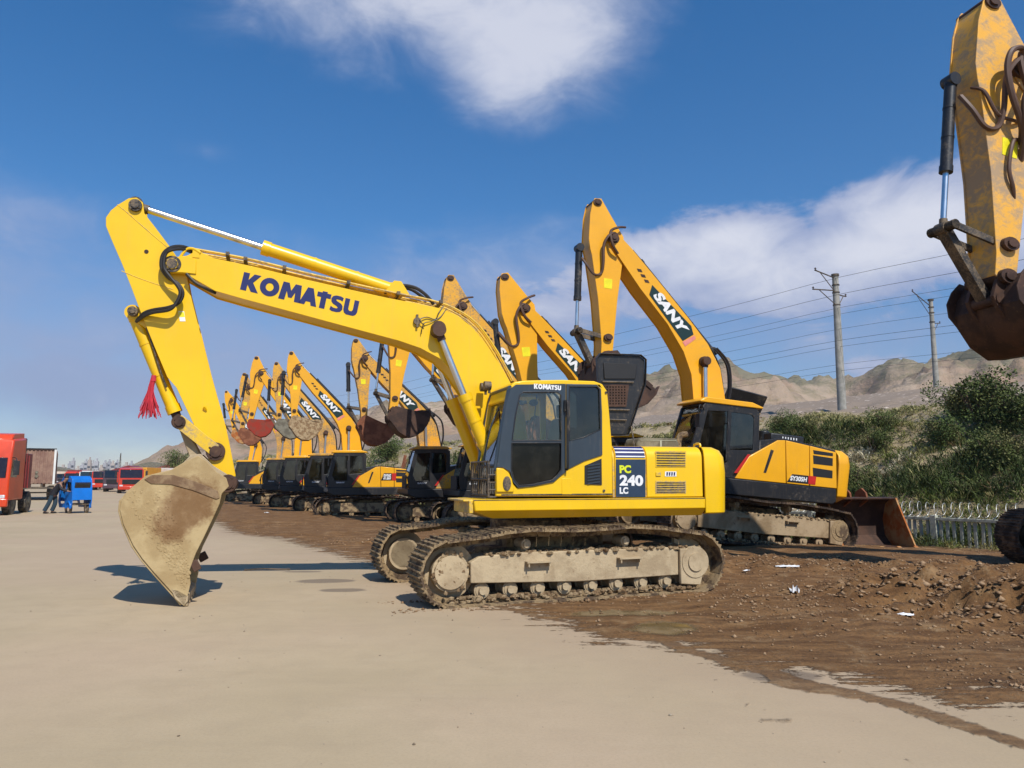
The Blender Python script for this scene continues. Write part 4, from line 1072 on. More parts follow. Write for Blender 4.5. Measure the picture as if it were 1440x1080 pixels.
    def link(A, B, y, w, nm):
        m = MB(); d = Vector((B[0] - A[0], B[1] - A[1])).normalized(); n = Vector((-d.y, d.x)) * w
        e = d * .06
        for yy in ((y, -y) if y else (0,)):
            t_ = .025 if y else .1
            m.prism([(A[0] + n.x - e.x, A[1] + n.y - e.y), (B[0] + n.x + e.x, B[1] + n.y + e.y), (B[0] - n.x + e.x, B[1] - n.y + e.y), (A[0] - n.x - e.x, A[1] - n.y - e.y)], yy - t_, yy + t_)
        m.cyl((A[0], -.24 * s, A[1]), (A[0], .24 * s, A[1]), .07 * s, n=14); m.cyl((B[0], -.24 * s, B[1]), (B[0], .24 * s, B[1]), .07 * s, n=14)
        mk(nm, m, STEEL, root, .006)
    link(o1, knee, .2 * s, .05 * s, 'tipping_link'); link(knee, lp, 0, .06 * s, 'connecting_link')
    def bk():
        m = MB(); W = .62; m.prism(BKT_O, W - .03, W); m.prism(BKT_O, -W, -W + .03); m.shell(BKT_W, -W + .01, W - .01, -.035)
        return m.mesh('bucket')
    bu = mk('bucket', cached('bk', bk), bmat, root, .008, loc=(bkp[0], 0, bkp[1]), rot=(0, -bang, 0), scale=s)
    def ear():
        m = MB()
        for y in (.22, -.22): m.prism([(-.1, -.12), (-.12, .06), (.0, .12), (.34, .14), (.46, .04), (.60, -.18), (.3, -.06)], y - .03, y + .03)
        m.cyl((0, -.27, 0), (0, .27, 0), .10, n=16); m.cyl((.34, -.27, .02), (.34, .27, .02), .08, n=14); return m.mesh('bucket_ear')
    mk('bucket_ear', cached('ear', ear), bmat, bu)
    def th():
        m = MB(); m.prism([(.02, -1.42), (-.30, -1.38), (-.50, -1.27), (-.30, -1.29), (.02, -1.34)], -.06, .06); return m.mesh('tooth')
    for i in range(5): mk('tooth', cached('th', th), bmat, bu, loc=(0, -.54 + i * .27, 0))
    def sc_():
        m = MB(); m.prism([(-.20, -.8), (-.30, -1.0), (-.34, -1.15), (-.25, -1.2), (-.14, -.85)], .61, .65); return m.mesh('side_cutter')
    mk('side_cutter', cached('sc', sc_), bmat, bu)
    return root, bu

mat_hose_brown = mat_plain('hose_dusty', (.10, .05, .03), .6)

MUDMID = mat_mud('browned_mud', (.24, .165, .09), (.38, .28, .17), 1.6, .6, .015, .92, c3=(.13, .085, .05))
# near right: big amber excavator with the black and red model badge
F1 = Frame(5.58, 20.4, 0, 18, -5.0)
amber_excavator(F1, 'amber excavator right of the clean yellow one, with raised hood and the highest boom', 1.08, (861, 336), (853, 500), R(-42), badge=(-.68, -1.20, -.70, -1.17, 1.47, 1.66, 'SY305H'), hood=True, bmat=BROWN, trk=(DARKTRK, MUDMID, MUDDARK), fine=True, under_rot=0)
specs = [
 # depth, px of slew centre, pin, bucket pin, bucket angle, label, z, extras
 (23.4, 880, (737, 434), (752, 590), -60, 'amber excavator whose white-lettered boom rises just above the yellow cab roof', {}),
 (27.0, 786, (650, 431), (640, 560), -70, 'amber excavator half hidden by the yellow boom, round dark bucket beside its cylinders', {'bmat': BROWN}),
 (29.6, 700, (569, 470), (553, 576), -72, 'amber excavator carrying its open brown bucket level beneath the long yellow boom', {'bmat': BROWN}),
 (32.5, 628, (513, 504), (512, 588), -60, 'amber excavator with dark cab and slanted amber side panel just left of yellow cylinders', {'bmat': RUST}),
 (37.0, 515, (419, 518), (413, 588), -70, 'amber excavator with a red-ended badge on its engine panel and a mud-packed bucket', {'bmat': MUDLUMP, 'badge': (-.66, -1.12, -.72, -1.08, 1.75, 2.1, 'SY205')}),
 (41.5, 478, (397, 530), (392, 592), -80, 'amber excavator with a grey dusty bucket, between the mud-packed and the red bucket', {'bmat': GREYB}),
 (46.0, 440, (367, 525), (352, 592), -80, 'amber excavator with a bright red bucket and dark upright bucket cylinder', {'bmat': mat_mud('red_bucket', (.30, .03, .015), (.22, .05, .03), 3, .3, .01, .6)}),
 (51.0, 412, (350, 545), (340, 604), -70, 'amber excavator behind the red bucket, its yellow panel tip showing below', {}),
 (57.0, 368, (326, 563), (329, 606), -80, 'smallest and farthest amber excavator of the row, rusty bucket beside the yellow arm', {'bmat': RUST_O}),
]
ROW = []
for (D, px, P, Bp, ang, lab, kw) in specs:
    x = (px - 720) / FPX * D
    f = Frame(x, D, -.18, 17)
    ROW.append((x, D))
    kw = dict(kw)
    amber_excavator(f, lab, .96, P, Bp, R(ang), paint=ORG if len(ROW) % 2 else ORG_D, **kw)
# right edge: tall muddy excavator, only arm and bucket in the frame
FR_ = Frame(12.1, 13.3, 0, 14)
amber_excavator(FR_, 'muddy mustard excavator at right edge, arm hanging down with a dark brown bucket', 1.12, (1428, 102), (1410, 391), R(-72), paint=MUSTARD, arm_paint=MUSTARD, bmat=BROWN, trk=(DARKTRK, DARKTRK, DARKTRK), fine=True, wordy=False, under_rot=-14, yb=.2, armk=1.42, grimy=True)

# ---------------- ground ----------------
EDGE_PX = [(232, 690), (262, 703), (300, 733), (335, 751), (400, 758), (475, 780), (525, 791), (575, 812), (640, 838), (700, 853), (745, 862), (800, 884), (850, 900), (960, 907), (1040, 937), (1210, 957), (1330, 987), (1440, 990), (1700, 1010)]
EDGE = [G(*p).xy for p in EDGE_PX]
EDGE = [Vector((-60, 175))] + EDGE + [Vector((60, 2))]
NX, NY, FX, FY = .83, .56, 12.5, 22.5          # bank normal and a point on its foot
EX, EY = -.56, .83
def sm(a, b, v): t = np.clip((v - a) / (b - a), 0, 1); return t * t * (3 - 2 * t)
def seg_dist(X, Y, pts):
    best = np.full(X.shape, 1e9); sign = np.ones(X.shape)
    for a, b in zip(pts[:-1], pts[1:]):
        ax, ay, bx, by = a[0], a[1], b[0], b[1]; L2 = (bx - ax) ** 2 + (by - ay) ** 2
        t = np.clip(((X - ax) * (bx - ax) + (Y - ay) * (by - ay)) / L2, 0, 1)
        d = np.hypot(X - ax - t * (bx - ax), Y - ay - t * (by - ay))
        c = (bx - ax) * (Y - ay) - (by - ay) * (X - ax)
        m = d < best - 1e-9
        sign = np.where(m, np.where(c > 0, 1, -1), sign); best = np.where(m, d, best)
    return best, sign
def noise2(X, Y, sc, seed=0, octv=4):
    out = np.zeros(X.shape); amp = 1; tot = 0
    r0 = np.random.default_rng(seed); tab = r0.random((256, 256))
    x, y = X * sc + 37.7, Y * sc + 11.3
    for o in range(octv):
        xi = np.floor(x).astype(int); yi = np.floor(y).astype(int); fx = x - xi; fy = y - yi
        fx = fx * fx * (3 - 2 * fx); fy = fy * fy * (3 - 2 * fy)
        a = tab[xi % 256, yi % 256]; b = tab[(xi + 1) % 256, yi % 256]; c = tab[xi % 256, (yi + 1) % 256]; d = tab[(xi + 1) % 256, (yi + 1) % 256]
        out += amp * ((a * (1 - fx) + b * fx) * (1 - fy) + (c * (1 - fx) + d * fx) * fy); tot += amp
        amp *= .5; x = x * 2.03 + 5.1; y = y * 2.03 + 9.7
    return out / tot - .5
def bank_h(s):
    return np.interp(s, [-6, -1, 2, 6, 11, 16, 20, 31, 58, 120, 300], [0, -.3, -.25, 1.6, 3.9, 5.3, 5.55, 7.0, 11.0, 14, 16])
HEAPS = [(1330, 845, 1.9, .8, .20), (1420, 868, 1.3, .8, .24), (1250, 835, 1.3, .7, .14), (1150, 800, 2.2, .7, .10), (1060, 790, 2.0, .6, .08), (1400, 830, 1.5, .6, .16), (1290, 800, 2.5, .5, .10), (1210, 880, .8, .4, .05), (560, 765, 1.6, .6, .06)]
def height(X, Y, full=False):
    X = np.asarray(X, float); Y = np.asarray(Y, float)
    d, sg = seg_dist(X, Y, EDGE); sd = d * sg
    s = (X - FX) * NX + (Y - FY) * NY
    z = -.18 * sm(2, 10, sd) * sm(19, 27, Y) + bank_h(s) * (1 - sm(180, 235, Y)) * sm(0, 3, sd)
    mud = sm(-.05, .5, sd) * (1 - sm(-1, 1, s))
    near = 1 - sm(35, 60, Y)
    hp = np.zeros(X.shape)
    for px, py, rx, ry, hh in HEAPS:
        p = G(px, py); hp = np.maximum(hp, hh * np.exp(-((X - p.x) / rx) ** 2 - ((Y - p.y) / ry) ** 2) )
    rough = noise2(X, Y, 2.2, 3, 5)
    z = z + mud * near * (rough * .05 + noise2(X, Y * 2.5, .7, 5, 3) * .07 + .01) + mud * hp * (1 + rough * 3.2 + noise2(X, Y, 5.5, 13, 2) * 1.6)
    # ruts left by tracks, running with the row
    ru = (X * .95 + Y * .31); rv = (-X * .31 + Y * .95)
    z = z + mud * near * .025 * np.sin(rv * 7 + noise2(X, Y, .5, 9) * 6) * sm(0, .3, noise2(X, Y, .3, 11))
    z = z + (s > 2) * np.clip(s - 2, 0, 3) / 3 * noise2(X, Y, .45, 8, 5) * .9
    return (z, sd, s, mud) if full else z
xs = np.concatenate([-np.geomspace(1400, 13, 44), np.arange(-12.6, -4, .22), np.arange(-4, 14.5, .085), np.arange(14.6, 45, .35), np.geomspace(46, 1700, 30)])
ys = np.concatenate([np.linspace(-30, 2, 9), np.arange(2.4, 8, .12), np.arange(8, 19, .085), np.arange(19.1, 30, .16), np.arange(30.2, 70, .45), np.geomspace(71, 1600, 40)])
gx, gy_ = np.meshgrid(xs, ys)
gz, gsd, gs, gmud = height(gx, gy_, True)
far = sm(230, 260, gy_)
me = bpy.data.meshes.new('ground')
nxv, nyv = len(xs), len(ys)
idx = np.arange(nxv * nyv).reshape(nyv, nxv)
quads = np.stack([idx[:-1, :-1], idx[:-1, 1:], idx[1:, 1:], idx[1:, :-1]], -1).reshape(-1, 4)
co = np.stack([gx, gy_, gz], -1).reshape(-1, 3)
def fast_mesh(name, co, faces, k):
    me = bpy.data.meshes.new(name)
    me.vertices.add(len(co)); me.vertices.foreach_set('co', np.asarray(co, np.float32).ravel())
    me.loops.add(faces.size); me.loops.foreach_set('vertex_index', faces.astype(np.int32).ravel())
    me.polygons.add(len(faces)); me.polygons.foreach_set('loop_start', np.arange(0, faces.size, k, dtype=np.int32))
    me.update(calc_edges=True); me.validate()
    return me
bpy.data.meshes.remove(me)
gm = fast_mesh('ground', co, quads, 4)
gm.polygons.foreach_set('use_smooth', [True] * len(gm.polygons))
def attr(me, name, arr):
    a = me.attributes.new(name, 'FLOAT', 'POINT'); a.data.foreach_set('value', np.asarray(arr, np.float32).ravel())
attr(gm, 'sd', gsd)
# wheel tracks of mud dragged onto the concrete, damp stains
st_ = np.zeros(gx.shape)
for pts, wd in (([(905, 888), (960, 912), (1100, 952), (1180, 972), (1270, 992), (1360, 1022), (1480, 1058)], .10), ([(1040, 908), (1110, 925), (1180, 945)], .08),
                ([(1250, 945), (1330, 965), (1400, 985)], .09), ([(700, 852), (760, 868), (830, 880)], .06), ([(1040, 1000), (1140, 1040), (1260, 1090)], .03), ([(960, 960), (1080, 1000), (1200, 1050)], .03), ([(1010, 905), (1120, 965), (1200, 975)], .12), ([(1080, 1010), (1180, 1030), (1300, 1080)], .03)):
    d, _ = seg_dist(gx, gy_, [G(*p).xy for p in pts]); st_ = np.maximum(st_, np.clip(1.35 - d / wd, 0, 1) * (.35 if wd < .05 else 1))
stain = np.zeros(gx.shape)
for px, py, rx, ry in ((457, 817, .42, .22), (482, 830, .30, .16), (425, 804, .32, .10), (640, 795, .3, .2), (1100, 950, .3, .15)):
    p = G(px, py); stain = np.maximum(stain, np.clip(1.4 - np.hypot((gx - p.x) / rx, (gy_ - p.y) / ry), 0, 1))
wet = np.zeros(gx.shape)
for px, py, rx, ry in ((935, 885, .45, .35), (880, 862, .8, .2)):
    p = G(px, py); wet = np.maximum(wet, np.clip(1.5 - np.hypot((gx - p.x) / rx, (gy_ - p.y) / ry), 0, 1))
attr(gm, 'streak', st_); attr(gm, 'stain', stain); attr(gm, 'wet', wet); attr(gm, 'bank', gs); attr(gm, 'far', far)
m, t, b = principled('ground_surface')
oc = t.new('ShaderNodeTexCoord').outputs['Object']
def at(n): a = t.new('ShaderNodeAttribute', attribute_name=n); return a.outputs['Fac']
nA = t.noise(oc, .35, 4, .55); nB = t.noise(oc, 2.3, 9, .68, .3); nC = t.noise(oc, 22, 8, .75); nD = t.noise(oc, 120, 3, .6)
nS = t.noise(t.mapping(oc, (.5, 2.6, 1), (0, 0, .3)), 2.2, 8, .68)
conc = t.mix(t.step(nA, .3, .7), (.41, .318, .195), (.475, .365, .235))
conc = t.mix(t.step(nB, .35, .75, 0, .55), conc, (.37, .285, .18))
conc = t.mix(t.step(nS, .52, .74, 0, .18), conc, (.50, .41, .29))
conc = t.mix(t.step(t.noise(oc, .16, 3, .5), .42, .62, 0, .55), conc, (.45, .325, .225))
conc = t.mix(t.step(t.noise(oc, 46, 6, .8), .40, .70, 0, .28), conc, (.28, .215, .13))
conc = t.mix(t.step(nD, .62, .78, 0, .35), conc, (.22, .17, .115))
nE = t.noise(t.mapping(oc, (.25, 1.3, 1), (0, 0, -.25)), 1.1, 7, .7, .8)
conc = t.mix(t.step(nE, .52, .70, 0, .28), conc, (.33, .255, .165))
conc = t.mix(t.step(t.noise(oc, 9, 6, .8, 1.5), .60, .72, 0, .35), conc, (.30, .225, .15))
mudc = t.mix(t.step(nS, .36, .64), (.13, .060, .019), (.26, .135, .050))
mudc = t.mix(t.step(nC, .42, .68, 0, .7), mudc, (.06, .032, .016))
mudc = t.mix(t.step(t.math('ADD', nB, t.math('MULTIPLY', t.math('SUBTRACT', nC, .5), .5)), .52, .68, 0, .5), mudc, (.37, .24, .12))
soil = t.mix(t.step(nB, .35, .65), (.30, .225, .13), (.42, .33, .21)); soil = t.mix(t.step(nC, .45, .7, 0, .6), soil, (.10, .10, .04))
vor = t.new('ShaderNodeTexVoronoi'); t.l.new(oc, vor.inputs['Vector']); vor.inputs['Scale'].default_value = 1.3
ball = t.mix(vor.outputs['Color'], (.34, .25, .20), (.74, .62, .52)); ball = t.mix(t.step(vor.outputs['Distance'], .12, .28), ball, (.26, .20, .15))
farc = t.mix(t.step(t.noise(oc, .02, 6, .6), .4, .6), (.20, .20, .13), (.34, .28, .2))
sdv = t.math('ADD', at('sd'), t.math('ADD', t.math('ADD', t.math('MULTIPLY', t.math('SUBTRACT', nS, .5), 2.6), t.math('MULTIPLY', t.math('SUBTRACT', nB, .5), 1.5)), t.math('MULTIPLY', t.math('SUBTRACT', nC, .5), 1.0)))
mmask = t.step(sdv, -.04, .10)
stv = t.math('ADD', at('streak'), t.math('MULTIPLY', t.math('SUBTRACT', nB, .5), .9))
smask = t.step(stv, .25, .6)
mm = t.math('MAXIMUM', mmask, t.math('MULTIPLY', smask, .85))
# thin film of brown near the edge
film = t.math('MULTIPLY', t.step(t.math('ADD', at('sd'), t.math('MULTIPLY', nS, 1.2)), -1.3, .9), .30)
col = t.mix(film, conc, (.27, .185, .115))
stn = t.step(t.math('ADD', at('stain'), t.math('MULTIPLY', t.math('SUBTRACT', nB, .5), .7)), .1, .45)
col = t.mix(t.math('MULTIPLY', stn, .7), col, (.13, .10, .075))
col = t.mix(mm, col, mudc)
wt = t.step(t.math('ADD', at('wet'), t.math('MULTIPLY', t.math('SUBTRACT', nB, .5), 1.2)), .45, .75)
wt = t.math('MULTIPLY', wt, mmask)
col = t.mix(t.math('MULTIPLY', wt, .6), col, (.10, .085, .04))
bs2 = at('bank')
col = t.mix(t.math('MULTIPLY', t.step(bs2, -1.0, 1.5), mmask), col, soil)
col = t.mix(t.math('MULTIPLY', t.step(t.math('ADD', bs2, nA), 17.5, 19.0), mmask), col, ball)
col = t.mix(at('far'), col, farc)
t.l.new(col, b.inputs['Base Color'])
rg = t.math('SUBTRACT', t.math('ADD', .78, t.math('MULTIPLY', nC, .2)), t.math('MULTIPLY', wt, .72))
t.l.new(rg, b.inputs['Roughness'])
b.inputs['Specular IOR Level'].default_value = .3
hgt = t.math('ADD', t.math('MULTIPLY', nC, t.math('ADD', .06, t.math('MULTIPLY', mm, 1.4))), t.math('MULTIPLY', nB, t.math('ADD', .15, t.math('MULTIPLY', mm, 2.0))))
t.l.new(t.bump(t.math('MULTIPLY', hgt, t.math('SUBTRACT', 1.0, wt)), .8, .03), b.inputs['Normal'])
gm.materials.append(m)
go = bpy.data.objects.new('ground', gm); C.objects.link(go); struct(go)

# clods and crumbs in the mud, small stones on the concrete
def scatter_lumps(name, P, S, mat, label, cat, nside=6):
    base = [(0, 0, 1), (0, 0, -.3)] + [(math.cos(a), math.sin(a), .25) for a in np.linspace(0, 2 * PI, nside + 1)[:-1]]
    base = np.array(base); n = len(P); k = len(base)
    V = base[None] * (1 + rng.uniform(-.5, .5, (n, k, 1))) + rng.uniform(-.15, .15, (n, k, 3))
    V = V * (S[:, None, None] * rng.uniform(.6, 1.3, (n, 1, 3))) * np.array([1, 1, .75]) + P[:, None]
    tri = []
    for i in range(nside): j = (i + 1) % nside; tri += [(0, 2 + i, 2 + j), (1, 2 + j, 2 + i)]
    tri = np.array(tri); Fc = (tri[None] + (np.arange(n) * k)[:, None, None]).reshape(-1, 3)
    me = fast_mesh(name, V.reshape(-1, 3), Fc, 3); me.materials.append(mat)
    o = bpy.data.objects.new(name, me); C.objects.link(o); tag(o, label, cat, None, 'stuff'); return o
CLOD = mat_mud('mud_clods', (.19, .11, .055), (.38, .25, .145), 5, .6, .02, .95)
PEB = mat_mud('pebble', (.16, .12, .08), (.42, .35, .26), 3, .4, .01, .9)
n = 190000
X = rng.uniform(-9, 14, n); Y = 6 + 22 * rng.random(n) ** 1.5
z, sd, s, mud = height(X, Y, True)
den = noise2(X, Y, .8, 21, 3)
hpv = np.zeros(n)
for px, py, rx, ry, hh in HEAPS:
    p = G(px, py); hpv = np.maximum(hpv, hh / .2 * np.exp(-((X - p.x) / rx / 1.2) ** 2 - ((Y - p.y) / ry / 1.3) ** 2))
keep = (sd > .3) & (s < -.3) & (rng.random(n) < .04 + .9 * hpv + .35 * np.clip(den * 4, 0, 1))
X, Y, z, hpv = X[keep], Y[keep], z[keep], hpv[keep]
S = .006 + .022 * rng.random(len(X)) ** 3 * (1 + 1.3 * np.clip(hpv, 0, 1))
scatter_lumps('mud_clods', np.stack([X, Y, z], -1), S, CLOD, 'loose brown clods of mud scattered over the muddy lot', 'clods')
n = 2600
X = rng.uniform(-7, 10, n); Y = rng.uniform(3.2, 16, n); z, sd, s, mud = height(X, Y, True)
keep = (sd < .1) & (rng.random(n) < .25 + .75 * np.exp(sd / 1.2))
X, Y, z = X[keep], Y[keep], z[keep]; S = .003 + .011 * rng.random(len(X)) ** 4
scatter_lumps('grit', np.stack([X, Y, z], -1), S, PEB, 'small stones and grit lying on the concrete road', 'grit')
# mud dropped by the tracks of the front excavator
n = 700; tt = rng.uniform(-2.3, 2.5, n); vv = 1.29 + rng.choice([-1, 1], n) * .38 + rng.normal(0, .10, n)
T = KT.M; Pp = np.array([list(T @ Vector((a, c, 0))) for a, c in zip(tt, vv)])
scatter_lumps('dropped_mud', Pp, .006 + .03 * rng.random(n) ** 3, CLOD, 'crumbs of dried mud fallen beside the near track of the yellow excavator', 'mud crumbs')

# ---------------- vegetation ----------------
def leaf_mat(name):
    m, t, b = principled(name)
    a = t.new('ShaderNodeAttribute', attribute_name='tint')
    t.l.new(a.outputs['Color'], b.inputs['Base Color']); b.inputs['Roughness'].default_value = .7
    b.inputs['Specular IOR Level'].default_value = .2
    return m
PALK = 1.3
LEAF = leaf_mat('foliage'); BARK = mat_mud('bark', (.10, .07, .045), (.18, .13, .09), 6, .5, .01, .9)
PAL = np.array([(.085, .095, .028), (.13, .125, .045), (.045, .055, .02), (.17, .14, .065), (.24, .185, .10), (.33, .26, .16), (.11, .10, .06), (.15, .085, .05)])
PAL = PAL * np.array([.98, 1.12, .78])
def blades(name, P, H_, W_, tint, per=26, spread=.5, mat=LEAF):
    """clumps of blades at P; H_ clump height, W_ blade width, tint index weights per clump"""
    n = len(P); N = n * per
    base = np.repeat(P, per, 0); hh = np.repeat(H_, per) * rng.uniform(.45, 1.1, N); ww = np.repeat(W_, per) * rng.uniform(.6, 1.4, N)
    a = rng.uniform(0, 2 * PI, N); rr = np.sqrt(rng.random(N)) * np.repeat(H_, per) * spread
    off = np.stack([np.cos(a) * rr, np.sin(a) * rr, np.zeros(N)], -1)
    lean = rng.uniform(.2, 1.3, N)
    b0 = base + off * .6; b0[:, 2] += rng.random(N) * hh * .55
    up = np.stack([np.cos(a) * lean, np.sin(a) * lean, np.ones(N) * rng.uniform(.25, 1, N)], -1); up /= np.linalg.norm(up, axis=1)[:, None]
    tip = b0 + up * (hh * .40)[:, None]
    th = rng.uniform(0, 2 * PI, N); sd_ = np.stack([np.cos(th), np.sin(th), rng.uniform(-.4, .4, N)], -1) * ww[:, None]
    mid = (b0 + tip) / 2
    V = np.stack([b0, mid + sd_, tip, mid - sd_], 1).reshape(-1, 3)
    Fc = np.arange(N * 4).reshape(-1, 4)
    me = fast_mesh(name, V, Fc, 4)
    colr = np.repeat(tint, per, 0) * rng.uniform(.6, 1.45, (N, 1))
    ca = me.color_attributes.new('tint', 'FLOAT_COLOR', 'POINT')
    c4 = np.ones((N, 4)); c4[:, :3] = colr; ca.data.foreach_set('color', np.repeat(c4, 4, 0).astype(np.float32).ravel())
    me.materials.append(mat); return me
def bank_pts(n, t0, t1, s0, s1):
    tt = rng.uniform(t0, t1, n); ss = rng.uniform(s0, s1, n)
    X = FX + EX * tt + NX * ss; Y = FY + EY * tt + NY * ss
    return X, Y, tt, ss
Ps, Hs, Ws, Ts = [], [], [], []
for (n, t0, t1, s0, s1, k) in ((9500, -13, 24, .6, 16.5, 1.0), (2600, 20, 75, 0, 20, 1.7), (900, 70, 190, -2, 22, 3.2), (500, -13, 24, 19, 30, .8), (1300, -12, 14, -.9, 1.2, .55)):
    X, Y, tt, ss = bank_pts(n, t0, t1, s0, s1)
    den = noise2(X, Y, .33, 31, 4); d2 = noise2(X, Y, .9, 37, 3)
    z = height(X, Y)
    kp = (rng.random(n) < np.clip(.75 + den * 2.5, .12, 1)); 
    if s0 >= 15 and s1 >= 25: kp &= rng.random(n) < .35
    X, Y, z, den, d2, ss = X[kp], Y[kp], z[kp], den[kp], d2[kp], ss[kp]
    ci = np.where(den > .10, 2, np.where(den > .0, 0, np.where(d2 > .08, 4, np.where(d2 > -.03, 1, 3))))
    ci = np.where(rng.random(len(ci)) < .16, rng.integers(0, 8, len(ci)), ci)
    hi_ = ss > 11.0
    ci = np.where(hi_ & (rng.random(len(ci)) < .7), 5, ci)
    Ps.append(np.stack([X, Y, z], -1)); Hs.append((.30 + .75 * np.clip(den + .12, 0, .5) * 2 + .25 * rng.random(len(X))) * (1 + .25 * (k - 1)) * (1 if k >= 1 else .6) * np.where(hi_ & (tt[kp] > -7), .45, 1))
    Ws.append(np.full(len(X), .017 * k ** 1.1)); Ts.append(PAL[ci])
# pale dry reeds in three bands
for (pa, pb, s_) in (((1240, 690), (1282, 640), 6.5), ((1350, 636), (1402, 650), 9.0), ((1182, 655), (1222, 640), 7.0)):
    for k in range(70):
        u = rng.random(); px = pa[0] + (pb[0] - pa[0]) * u + rng.normal(0, 3.5); py = pa[1] + (pb[1] - pa[1]) * u + rng.normal(0, 2.5)
        d = ray(px, py); 
        q_ = None
        for dist in np.arange(20, 60, .4):
            p = Vector((0, 0, CAMH)) + d * (dist / d.y)
            if p.z < float(height(np.array([p.x]), np.array([p.y]))[0]) + .15: q_ = p; break
        if q_ is None: continue
        Ps.append(np.array([[q_.x, q_.y, q_.z - .1]])); Hs.append(np.array([.55])); Ws.append(np.array([.02])); Ts.append(np.array([[.50, .44, .30]]))
me = blades('bank_undergrowth', np.concatenate(Ps), np.concatenate(Hs), np.concatenate(Ws), np.concatenate(Ts), 34)
o = bpy.data.objects.new('bank_undergrowth', me); C.objects.link(o); tag(o, 'tangled green and dry weeds covering the slope of the railway bank', 'undergrowth', None, 'stuff')

def bush_mesh(key, R0, H0, per, w, pal, seed):
    def f():
        r1 = np.random.default_rng(seed); n = per
        nb = 16; cc = np.stack([r1.uniform(-1, 1, nb) * R0 * .7, r1.uniform(-1, 1, nb) * R0 * .7, r1.uniform(.15, .85, nb) * H0], -1); cr_ = r1.uniform(.25, .5, nb) * R0
        k = r1.integers(0, nb, n); v = r1.normal(0, 1, (n, 3)); v /= np.linalg.norm(v, axis=1)[:, None]
        P = cc[k] + v * (cr_[k] * r1.uniform(.55, 1.1, n))[:, None]; P[:, 2] = np.abs(P[:, 2])
        th = r1.uniform(0, 2 * PI, n); el = r1.uniform(-.6, 1.2, n)
        up = np.stack([np.cos(th) * np.cos(el), np.sin(th) * np.cos(el), np.sin(el)], -1); sd_ = np.cross(up, r1.normal(0, 1, (n, 3))); sd_ /= np.linalg.norm(sd_, axis=1)[:, None]
        L = r1.uniform(.7, 1.5, n)[:, None] * w * 2.4; sw = sd_ * w * r1.uniform(.5, 1, n)[:, None]
        V = np.stack([P, P + up * L * .5 + sw, P + up * L, P + up * L * .5 - sw], 1).reshape(-1, 3)
        me = fast_mesh('foliage', V, np.arange(n * 4).reshape(-1, 4), 4)
        col = pal[r1.integers(0, len(pal), nb)][k] * r1.uniform(.6, 1.4, (n, 1)); c4 = np.ones((n, 4)); c4[:, :3] = col
        ca = me.color_attributes.new('tint', 'FLOAT_COLOR', 'POINT'); ca.data.foreach_set('color', np.repeat(c4, 4, 0).astype(np.float32).ravel()); me.materials.append(LEAF)
        return me
    return cached(('bush', key), f)
def stems_mesh(R0, H0, seed):
    def f():
        r1 = random.Random(seed); m = MB()
        for i in range(9):
            a = r1.uniform(0, 2 * PI); q_ = r1.uniform(.2, .7) * R0; m.tube([(0.05 * math.cos(a), .05 * math.sin(a), -.1), (q_ * .5 * math.cos(a), q_ * .5 * math.sin(a), H0 * .4), (q_ * math.cos(a + .3), q_ * math.sin(a + .3), H0 * .85)], .022 * H0, 5, 3)
        return m.mesh('stems')
    return cached(('stems', seed), f)
PD = np.array([(.05, .07, .02), (.07, .09, .025), (.095, .115, .032), (.13, .125, .045)]); PG = np.array([(.08, .11, .03), (.12, .14, .045), (.16, .15, .06)])
def bank_at(px, py, dy=0):
    d = ray(px, py)
    for dist in np.arange(18, 230, .4):
        p = Vector((0, 0, CAMH)) + d * (dist / d.y)
        if p.z < float(height(np.array([p.x]), np.array([p.y]))[0]): return p
    return None
BUSH = [(1425, 605, 1.15, 0, 'tallest dark green bush at the right edge of the railway bank, behind the hanging bucket'),
        (1385, 600, 1.5, 0, 'dark green bush on the bank crest just left of the tallest bush'),
        (1352, 590, 1.1, 1, 'lower green bush on the bank crest below the thinner power pole'),
        (1400, 660, 1.0, 0, 'dark bush halfway down the bank above the pale fence'),
        (1330, 625, .9, 1, 'rounded olive bush on the upper bank, left of the dark bushes'),
        (1235, 640, .8, 0, 'dark low bush on the bank left of the pale dry reeds'),
        (1245, 605, .7, 1, 'small olive bush near the bank crest right of the thick power pole'),
        (1130, 618, .8, 0, 'dark bush on the bank just above the long amber engine panel'),
        (1100, 608, .8, 1, 'olive bush on the bank close to the amber machine’s raised hood'),
        (1205, 690, .8, 1, 'olive bush low on the bank above the rusty bucket'),
        (1345, 700, .6, 1, 'small bright bush rising behind the coiled razor wire'),
        (1290, 690, .6, 0, 'small dark bush behind the left end of the pale fence'),
        (545, 645, 1.6, 1, 'green bush far behind, seen above the amber panel with the red-ended badge'),
        (252, 662, 2.0, 1, 'big pale green tree far behind, beside the foreground bucket and its links')]
for i, (px, py, sc_, kd, lab) in enumerate(BUSH):
    p = bank_at(px, py)
    if p is None: p = AT(px, py, 120)
    r_ = thing('bush', lab.replace('’', "'"), 'bush', (p.x, p.y, p.z - .15), (0, 0, i * 1.7), 'bushes on the railway bank'); r_.scale = (sc_,) * 3
    mk('foliage', bush_mesh((kd, i % 2), 1.15, 1.5, 5200, .035, PD if kd == 0 else PG, 50 + kd * 2 + i % 2), LEAF, r_)
    mk('stems', stems_mesh(1.0, 1.4, i % 2), BARK, r_)

